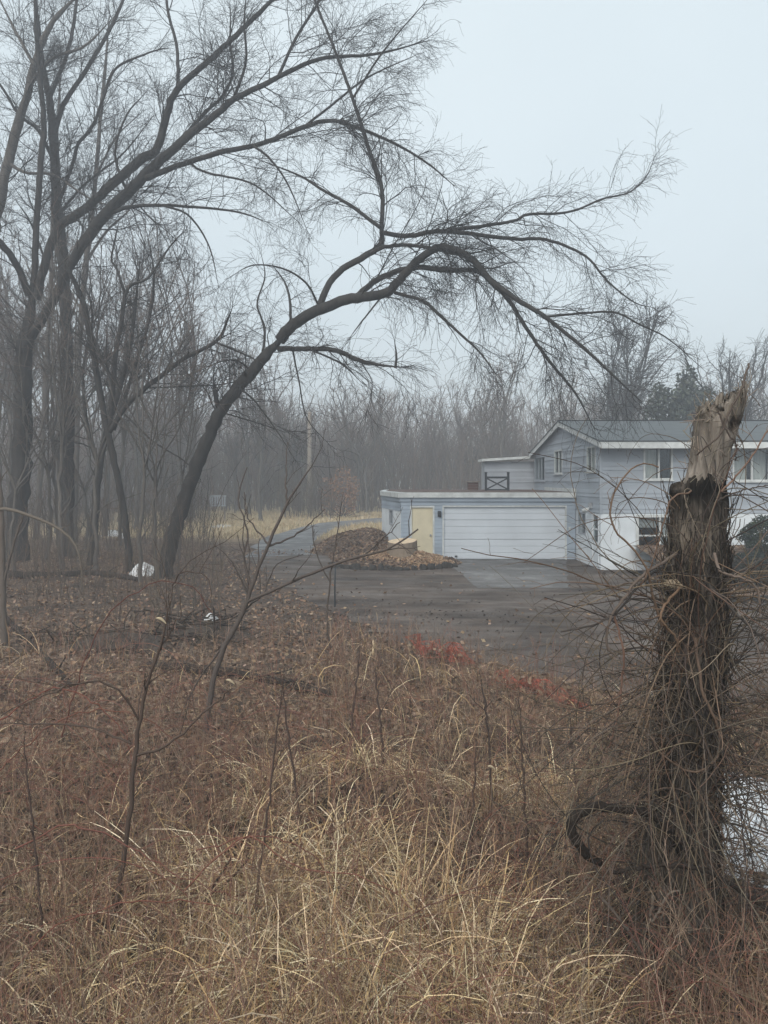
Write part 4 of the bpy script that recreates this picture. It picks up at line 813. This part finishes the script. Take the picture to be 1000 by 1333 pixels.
# stems climbing the trunk
N=26; i0=rng.integers(0,60,N); ln=rng.integers(30,90,N)
for a,b in zip(i0,ln):
    e=min(149 if rng.random()<.15 else 112,a+b); ii=np.arange(a,e,2)
    if len(ii)<6: continue
    ang=rng.uniform(math.pi*.95,2.05*math.pi)+np.cumsum(rng.normal(size=len(ii))*.06); rr=trr[ii]*1.13+.035
    q=tq[ii]+np.stack([np.cos(ang)*rr,np.sin(ang)*rr,0*ang],1); tubes(g,[q],np.full((1,len(ii)),rng.uniform(.0025,.006)),4,pal(cV,1))
g.build('stem',M['veg'],vt,True)
# named long vines read from the photograph
g=Geo()
for pts,w in (([(975,475,-.1),(965,505,-.28),(948,540,-.3),(938,565,-.3),(915,585,-.28),(905,592,-.2)],3.2),([(935,535,-.3),(945,560,-.3),(958,578,-.28),(957,600,-.2)],2.6),([(862,815,-.3),(850,775,-.35),(842,742,-.4),(825,715,-.4),(800,690,-.4),(795,660,-.4),(806,630,-.4),(830,605,-.4),(858,608,-.4)],3.2),
  ([(880,720,-.2),(860,735,-.3),(835,750,-.4),(812,780,-.45),(795,805,-.45),(790,840,-.45),(803,855,-.45)],4.5),([(878,735,-.2),(850,745,-.3),(825,770,-.4),(800,800,-.4),(770,815,-.4),(730,822,-.35)],3.5),([(930,720,-.3),(940,745,-.4),(965,752,-.4),(985,765,-.4),(990,800,-.4)],4),([(915,755,-.3),(945,785,-.35),(975,815,-.4),(1010,840,-.4)],4),([(900,640,-.3),(872,655,-.4),(850,730,-.4),(833,765,-.4)],2.4),
  ([(800,800,-.4),(812,850,-.4),(810,880,-.35),(805,930,-.3),(790,980,-.2)],3),([(905,830,-.3),(915,900,-.35),(936,950,-.35),(934,985,-.35),(905,1005,-.35),(860,980,-.35),(835,920,-.3)],4),([(850,1040,-.4),(845,1080,-.42),(843,1140,-.42)],3),([(850,1165,-.5),(848,1200,-.5),(870,1165,-.5),(885,1160,-.5)],4),([(780,1166,-.6),(810,1200,-.6),(850,1260,-.6),(900,1300,-.6)],4),([(738,1244,-.7),(790,1262,-.7),(850,1285,-.7),(855,1330,-.7)],3.5),
  ([(885,765,-.3),(860,800,-.4),(880,830,-.35),(883,850,-.3)],3.5),([(940,640,-.2),(975,600,-.2),(1000,560,-.2),(1030,520,-.2)],2.6),([(930,655,-.25),(960,640,-.3),(1000,632,-.3)],2.4)):
    p=np.array([P(a,b,YT+d) for a,b,d in pts]); q,r=resample(p,30,np.linspace(w,w*.6,len(p))/2000*YT); q+=rng.normal(size=q.shape)*.003; col=pal(cV,1)*1.25; tubes(g,[q],r[None],5,col)
    a,b=spawn(q[None],r[None],np.array([6]),.2,1,.08,.4,.4,1.1,5,0,.2,0,.6,.001); tubes(g,a,b,3,col)
g.build('long_stem',M['veg'],vt,True)

# ------------------------------------------------------------------ saplings and canes in the foreground
def sapling(name,label,Y,stem,w,branches,col,cat='sapling',twig=(3.,.25,.8)):
    p=np.array([P(a,b,Y) for a,b in stem]); q,r=resample(p,26,np.array(w)*.8/2000*Y); r[-5:]*=np.linspace(.9,.35,5); q[1:]+=rng.normal(size=(25,3))*.006
    o=empty(name,(q[0,0],q[0,1],0),label,cat); g=Geo(); tubes(g,[q],r[None],7,col); g.build('stem',M['veg'],o,True)
    L=[(q[8:],r[8:])]; g=Geo()
    for pts,bw,dy in branches:
        bp=np.array([P(a,b,Y+dy*k/(len(pts)-1)) for k,(a,b) in enumerate(pts)]); bq,br=resample(bp,16,np.linspace(bw,bw*.4,len(bp))/2000*Y); bq[1:]+=rng.normal(size=(15,3))*.006; tubes(g,[bq],br[None],5,col); L.append((bq,br))
    for pq,pr in L:
        n=max(2,int(np.linalg.norm(np.diff(pq,axis=0),axis=1).sum()*twig[0])); a,b=spawn(pq[None],pr[None],np.array([n]),.15,1,twig[1],twig[2],.4,1.,6,.15,.12,0,.6,.0018*Y/6); tubes(g,a,b,4,col)
        a2,b2=spawn(a,b,np.full(len(a),2),.3,1,.1,.3,.4,1.,4,.1,.15,0,.7,.0014*Y/6); tubes(g,a2,b2,3,col)
    g.build('branch',M['veg'],o,True); return o
sapling('sapling','thin brown sapling standing in front of the fallen logs at left',5.2,[(138,1243),(156,1147),(170,1053),(176,984),(185,922),(198,868),(215,818),(224,762)],[9,8.5,8,7.5,6,5,4,3],
 [([(176,984),(217,970),(275,919),(300,898)],4,-.2),([(170,968),(120,948),(50,942),(-10,941)],3.5,.2),([(182,940),(160,905),(120,885),(60,905),(0,930)],3,-.3),([(224,762),(238,745),(270,752),(275,790)],2,-.2),([(205,850),(235,800),(232,775)],2.5,.1),([(172,1040),(190,1000),(205,960)],2,0)],(.075,.055,.045))
sapling('sapling','slender grey sapling with branches reaching across the road and mound',9.8,[(268,953),(282,868),(317,795),(327,765),(349,711),(373,657),(406,606),(420,580)],[10,9,8,6.5,5.5,4.5,3,2],
 [([(322,783),(370,762),(427,738),(475,723),(511,712),(545,690)],5,-.6),([(349,711),(385,696),(424,663)],3.2,.4),([(327,765),(318,725),(322,690),(310,650),(322,610)],3.5,.3),([(349,708),(322,672),(318,640)],2.6,.2),([(475,723),(500,700),(520,680)],2.4,-.5),([(300,830),(262,880),(230,940)],3.,.2),([(317,795),(345,770),(360,735),(395,722)],2.6,.5),([(373,657),(372,610),(375,575)],2.6,.3)],(.085,.07,.062),twig=(2.4,.3,.9))
sapling('sapling','single upright dark whip rising from the grass left of the netting',7.2,[(642,1075),(640,1031),(636,959),(629,900),(625,868)],[4,4,3.4,2.6,2],[],(.055,.042,.036),twig=(1.5,.1,.3))
sapling('sapling','thin pale stem standing at the far left edge of the picture',15.,[(6,842),(4,760),(2,680),(-2,600)],[12,10,9,7],[([(4,760),(20,700),(35,660)],4,-.3)],(.12,.10,.085),twig=(1.5,.3,.8))
sapling('bent_branch','pale bent sapling arching in from the left edge before the dark trunks',14.,[(-40,840),(-30,700),(0,663),(50,676),(85,694),(100,715),(107,745),(103,785)],[8,7,6,5,4.5,4,3,2],[],(.13,.11,.09),twig=(1.2,.2,.5))
sapling('sapling','forked leafless sapling between the leaning tree and the road',14.5,[(430,846),(426,800),(432,740),(440,690),(447,640)],[3.5,3,2.6,2,1.5],[([(430,760),(412,720),(405,680)],2,0)],(.075,.06,.05),twig=(2,.2,.6))
for k,(x0,y0,dx,hh) in enumerate(((60,1270,-30,330),(330,1230,40,360),(690,1190,-15,300),(610,1160,10,200),(500,1010,-12,150),(455,980,14,140),(760,1130,-20,210),(395,1120,-30,250))):
    Y=3200/(y0-625); lab=['dark leafless stem at the lower left corner','leaning leafless stem at lower left of centre','upright brown stem beside the thick vine loop','short upright stem in the middle of the grass','thin stem on the far edge of the straw clump','thin forked stem among the pale straw','brown stem just left of the vine loop top','slim stem leaning left out of the straw'][k]
    sapling('weed_stem',lab,Y,[(x0,y0),(x0+dx*.3,y0-hh*.35),(x0+dx*.7,y0-hh*.7),(x0+dx,y0-hh)],[5,4,3,2],[],(.07,.05,.042),'stem',(2.2,.15,.5))
# reddish bramble canes: arching, one object
N=610; Yb=rng.uniform(3.2,11.5,N); Xb=np.where(rng.random(N)<.7,rng.uniform(-.6,-.02,N),rng.uniform(-.1,.5,N))*Yb; Yb[520:]=rng.uniform(3.9,6.4,90); Xb[520:]=rng.uniform(.24,.5,90)*Yb[520:]; a=rng.uniform(0,6.28,N)
d=unit(np.stack([np.cos(a)*.55,np.sin(a)*.4,np.full(N,1.)],1)); L=rng.uniform(.7,2.1,N); n=18; p=np.zeros((N,n,3)); p[:,0]=np.stack([Xb,Yb,hgt(Xb,Yb)-.03],1); hd=np.stack([np.cos(a),np.sin(a),0*a],1)
for k in range(1,n): p[:,k]=p[:,k-1]+d*(L/(n-1))[:,None]; d=unit(d+hd*.05+np.array([0,0,-.105])+rng.normal(size=(N,3))*.06)
p[:,:,2]=np.maximum(p[:,:,2],.05)
r=rng.uniform(.0018,.0038,(N,1))*(1-.6*np.linspace(0,1,n)[None])*np.maximum(1,Yb[:,None]/6); c=pal([(.17,.078,.06),(.22,.10,.075),(.13,.068,.055),(.16,.10,.075)],N)
g=Geo(); tubes(g,p,r,4,c); p2,r2c=spawn(p,r,np.full(N,4),.3,1,.12,.45,.5,1.1,5,.1,.15,-.03,.65,.0012); tubes(g,p2,r2c,3,np.repeat(c,4,axis=0))
for pts,Yc in (([(240,1160),(290,1110),(326,1091),(393,1131),(446,1137),(482,1146),(526,1173),(560,1215),(575,1260)],4.9),([(255,1107),(327,1088),(376,1096),(420,1128),(470,1180)],5.1),([(-10,945),(60,900),(110,905),(160,950),(172,988)],5.6),([(80,960),(110,860),(150,790),(210,757),(250,765),(276,800)],6.),([(20,1105),(100,1075),(200,1120),(280,1160),(352,1182)],5.),([(-10,1010),(60,950),(120,925),(190,935),(240,975)],5.4),([(0,1290),(60,1215),(150,1180),(250,1175),(330,1195)],4.6),([(560,1290),(620,1230),(700,1190),(760,1150)],4.9),([(420,1333),(470,1260),(520,1200),(600,1160),(660,1150)],4.7)):
    q,rr=resample(np.array([P(a,b,Yc) for a,b in pts]),24,np.linspace(.0058,.0025,len(pts))); q[1:]+=rng.normal(size=(23,3))*.008; cc_=pal([(.16,.07,.052),(.13,.06,.045)],1); tubes(g,[q],rr[None],5,cc_)
    a_,b_=spawn(q[None],rr[None],np.array([7]),.15,1,.1,.4,.5,1.1,6,.1,.15,-.03,.6,.0013); tubes(g,a_,b_,3,cc_)
tag(g.build('bramble_canes',M['veg'],smooth=True),'thin reddish bramble canes arching through the foreground grass','brambles',None,'stuff')
# ------------------------------------------------------------------ dry grass
def strands(g,Xb,Yb,H,wid,lean,curl,cols,n=6,dirs=None,var=.25):
    N=len(Xb); a=rng.uniform(0,6.28,N) if dirs is None else dirs; hd=np.stack([np.cos(a),np.sin(a),0*a],1)
    d=unit(hd*rng.uniform(0,lean,(N,1))+np.array([0,0,1.])); p=np.zeros((N,n,3)); p[:,0]=np.stack([Xb,Yb,hgt(Xb,Yb)-.02],1); cv=rng.uniform(curl[0],curl[1],(N,1))
    for k in range(1,n): p[:,k]=p[:,k-1]+d*(H/(n-1))[:,None]; kk=(rng.random((N,1))<.16*k/n*2)*rng.uniform(.4,1.6,(N,1)); d=unit(d+hd*cv*.6-np.array([0,0,1.])*cv*(k/n)+rng.normal(size=(N,3))*.10+kk*(rng.normal(size=(N,3))*.7-np.array([0,0,.6])))
    p[:,:,2]=np.maximum(p[:,:,2],p[:,:1,2]+.01)
    w=(wid*np.maximum(1,Yb/7))[:,None]*np.array([1,1,.9,.75,.5,.15] if n==6 else np.linspace(1,.2,n)**.8)[None]
    ribbons(g,p,w,pal(cols,N,var),side=unit(np.cross(hd,[0,0,1.])+rng.normal(size=(N,3))*.4))
STRAW=[(.41,.28,.145),(.55,.405,.24),(.31,.20,.10),(.47,.335,.19),(.23,.145,.08),(.68,.535,.35),(.17,.10,.06)]
DULL=[(.15,.105,.075),(.21,.15,.105),(.10,.072,.055),(.13,.085,.062),(.28,.21,.145),(.18,.11,.075),(.33,.25,.165)]
EDGE=np.array([G(330,790),G(430,806),G(540,842),G(620,860),G(760,902),G(1000,930)])
def region(N,y0,y1,pw=1.):
    Yb=y0+(y1-y0)*rng.uniform(0,1,N)**pw; Xb=rng.uniform(-.60,.62,N)*Yb; lim=np.interp(Xb,EDGE[:,0],EDGE[:,1])*1.0-.05+.25*fbm(Xb,Yb,41); k=(Yb<lim)&(np.hypot((Xb-3.62)/.95,(Yb-6.6)/1.6)>.92); return Xb[k],Yb[k]
g=Geo()
Xb,Yb=region(34000,2.6,17,1.25); k=fbm(Xb*1.3,Yb*1.3,61)>-.28+.25*rng.normal(size=len(Xb)); k=~((Xb/Yb<-.08)&(Yb>8.5)&(rng.random(len(Xb))<.7)); Xb=Xb[k]; Yb=Yb[k]; H=rng.uniform(.10,.60,len(Xb))*(1+.6*fbm(Xb*.8,Yb*.8,44))*np.clip(1.25-Yb/22,.5,1); strands(g,Xb,Yb,H,np.full(len(Xb),.0034),.45,(0,.25),DULL)
Xb,Yb=region(16000,2.6,14,1.2); k=fbm(Xb*.9+7,Yb*.9,47)+.12*(Xb>-1)-.15*(Xb<-1.6)-.1*(Yb>8)+.25*rng.normal(size=len(Xb))>.42; k&=~((Xb/Yb>.24)&(Yb<7)); Xb=Xb[k]; Yb=Yb[k]; strands(g,Xb,Yb,rng.uniform(.3,.95,len(Xb)),rng.uniform(.003,.010,len(Xb)),.8,(.1,1.2),STRAW)
tuft=[(130,1230,.8),(60,1160,.6),(250,1220,.9),(210,1110,.6),(340,1020,.6),(760,1240,.5),(350,960,.7),(400,962,.6),(475,940,.8),(530,975,.6),(640,985,.7),(700,975,.7),(300,1120,1.),(345,1130,1.),(420,1110,1.),(455,1060,1.),(520,1170,1.),(560,1180,1.1),(610,1200,1.1),(590,1260,1.1),(650,1330,1.),(705,1335,.9),(520,1330,1.),(430,1340,1.),(240,1330,.8),(80,1330,.7),(700,1230,.8),(480,1240,1.1),(380,1250,1.),(160,1360,.8)]
for (a,b,s) in tuft:
    y_=3200/(b+70*s-625); x_=(a-500)/1000*y_; n=int(300*s); q=rng.normal(size=(n,2))*[.24,.17]*s
    dirs=np.arctan2(q[:,1],q[:,0])+rng.normal(size=n)*.7+ (.0)
    strands(g,x_+q[:,0],y_+q[:,1],rng.uniform(.35,1.0,n)*s,rng.uniform(.004,.013,n),1.0,(.1,2.0),[(.54,.40,.225),(.68,.53,.33),(.46,.32,.17),(.82,.68,.47),(.35,.23,.115)],n=7,dirs=dirs)
# branching weed stalks
Xb,Yb=region(5200,2.8,16,1.1); k=~((Xb/Yb<-.08)&(Yb>8.5)&(rng.random(len(Xb))<.45)); Xb=Xb[k]; Yb=Yb[k]; n=len(Xb); H=rng.uniform(.35,1.15,n)*np.clip(1.2-Yb/30,.6,1); t=np.linspace(0,1,7); a=rng.uniform(0,6.28,n); ln=rng.uniform(0,.45,n); p=np.zeros((n,7,3))
p[:,:,0]=Xb[:,None]+np.cos(a)[:,None]*(H*ln)[:,None]*t**1.6; p[:,:,1]=Yb[:,None]+np.sin(a)[:,None]*(H*ln)[:,None]*t**1.6; p[:,:,2]=hgt(Xb,Yb)[:,None]-.02+H[:,None]*t*(1-.25*ln[:,None]*t); p[:,1:]+=rng.normal(size=(n,6,3))*.012
r=(rng.uniform(.0014,.003,n)*np.maximum(1,Yb/7))[:,None]*(1-.6*t)[None]; c=pal([(.19,.115,.082),(.13,.085,.065),(.24,.155,.11),(.30,.225,.16),(.20,.10,.075),(.09,.065,.052)],n); tubes(g,p,r,3,c)
p2,r2d=spawn(p,r,np.full(n,4),.25,1,.10,.42,.4,1.1,5,.15,.2,-.02,.7,.0011); tubes(g,p2,r2d,3,np.repeat(c,4,axis=0))
p3,r3d=spawn(p2,r2d,np.full(len(p2),1),.3,1,.05,.2,.4,1.1,3,.1,.2,0,.8,.001); tubes(g,p3,r3d,3,np.repeat(c,4,axis=0))
# matted, lying straw
Xb,Yb=region(17000,2.6,13,1.2); n=len(Xb); a=rng.uniform(0,6.28,n); t=np.linspace(-.5,.5,4)[None,:,None]; dv=np.stack([np.cos(a),np.sin(a),rng.normal(size=n)*.2],1)
p=np.stack([Xb,Yb,hgt(Xb,Yb)+rng.uniform(.02,.2,n)],1)[:,None,:]+dv[:,None,:]*rng.uniform(.1,.5,(n,1,1))*t+rng.normal(size=(n,4,3))*.012
ribbons(g,p,rng.uniform(.003,.011,(n,1))*np.array([[.6,1,.9,.3]]),pal(STRAW+DULL+DULL,n,.25))
tag(g.build('dry_grass',M['veg']),'tangle of tall dead straw grass and stalks filling the foreground','grass',None,'stuff')
# short field grass beyond the road
g=Geo(); n=18000; Yb=rng.uniform(40,76,n); Xb=rng.uniform(-.34,.02,n)*Yb; k=~inside(Xb,Yb,ROAD)&(Yb>41+.15*abs(Xb+4)); Xb=Xb[k]; Yb=Yb[k]; strands(g,Xb,Yb,rng.uniform(.1,.4,len(Xb)),np.full(len(Xb),.006),.6,(.1,.5),[(.46,.365,.225),(.55,.45,.295),(.37,.29,.185)],4)
tag(g.build('field_grass',M['veg']),'short tan grass on the field beyond the road','grass',None,'stuff')
# dead leaves caught on stems
for (lab,a,b,Y) in (('curled pale dead leaf caught in the grass right of centre',640,998,6.2),('pale dead leaf hanging on a stem at left of centre',300,886,6.),('pale dead leaf hanging from the top of the thin brown sapling',210,806,5.1)):
    c=P(a,b,Y); n=7; u=np.linspace(-1,1,n); V=[]
    for s in (-1,-.4,.4,1): V.append(np.stack([c[0]+u*.032,c[1]+.01*u,c[2]+s*.011*(1-u**2)-.02*u-.01*u*u],1)+np.array([0,-.02*(1-s*s),0])*1.)
    idx=np.arange(4*n).reshape(4,n); gg=Geo(); gg.add(np.concatenate(V),np.stack([idx[:-1,:-1],idx[1:,:-1],idx[1:,1:],idx[:-1,1:]],-1).reshape(-1,4),C=(.42,.34,.23)); tag(gg.build('dead_leaf',M['leaf'],smooth=True),lab,'leaf')

# ------------------------------------------------------------------ air, sky, sun, camera
HAZE=.0045
g=Geo(); g.box(-440,440,-70,440,-1.6,30); m=bpy.data.materials.new('haze_air'); m.use_nodes=True; nt=m.node_tree; nt.nodes.clear(); o_=nt.nodes.new('ShaderNodeOutputMaterial'); v=nt.nodes.new('ShaderNodeVolumePrincipled')
v.inputs['Color'].default_value=(.82,.87,.94,1); v.inputs['Density'].default_value=HAZE; v.inputs['Anisotropy'].default_value=.2; nt.links.new(v.outputs[0],o_.inputs['Volume'])
tag(g.build('haze',m),kind='stuff')
w=bpy.data.worlds.new('World'); S.world=w; w.use_nodes=True; nt=w.node_tree; bg=nt.nodes['Background']
EL,AZ=math.radians(42),math.radians(205)
sky=nt.nodes.new('ShaderNodeTexSky'); sky.sky_type='NISHITA'; sky.sun_disc=False; sky.sun_elevation=EL; sky.sun_rotation=AZ; sky.dust_density=5; sky.air_density=1.; sky.ozone_density=1.
tc=nt.nodes.new('ShaderNodeTexCoord'); nz=noise(nt,tc.outputs['Generated'],1.6,3,.5)
cloud=ramp(nt,nz,[(.3,(3.85,4.4,4.62)),(.7,(4.5,5.02,5.2))])
mx=mixc(nt,.88,sky.outputs[0],cloud); nt.links.new(mx,bg.inputs[0]); bg.inputs[1].default_value=.10
sl=bpy.data.lights.new('sun','SUN'); sl.energy=1.5; sl.angle=math.radians(40); sl.color=(1,.96,.9); so=bpy.data.objects.new('sun',sl); COL.objects.link(so)
so.rotation_euler=(math.pi/2-EL,0,math.pi-AZ+math.pi) ; 
from mathutils import Vector
sd=Vector((math.sin(AZ)*math.cos(EL),math.cos(AZ)*math.cos(EL),math.sin(EL))); so.rotation_euler=sd.to_track_quat('Z','Y').to_euler()
cam=bpy.data.cameras.new('camera'); co=bpy.data.objects.new('camera',cam); COL.objects.link(co); S.camera=co
co.location=(0,0,CZ); co.rotation_euler=(math.pi/2,0,0); cam.sensor_fit='HORIZONTAL'; cam.sensor_width=36; cam.lens=36.; cam.shift_y=-.0415; cam.clip_end=2000; cam.clip_start=.05
S.view_settings.view_transform='Standard'; S.view_settings.look='None'; S.view_settings.exposure=1.0; S.view_settings.gamma=1
cy=S.cycles; cy.max_bounces=4; cy.diffuse_bounces=2; cy.glossy_bounces=2; cy.transmission_bounces=2; cy.transparent_max_bounces=8; cy.volume_bounces=1; cy.use_denoising=True; cy.denoising_prefilter='ACCURATE'; cy.denoising_input_passes='RGB_ALBEDO_NORMAL'
cy.use_adaptive_sampling=True; cy.adaptive_threshold=.015
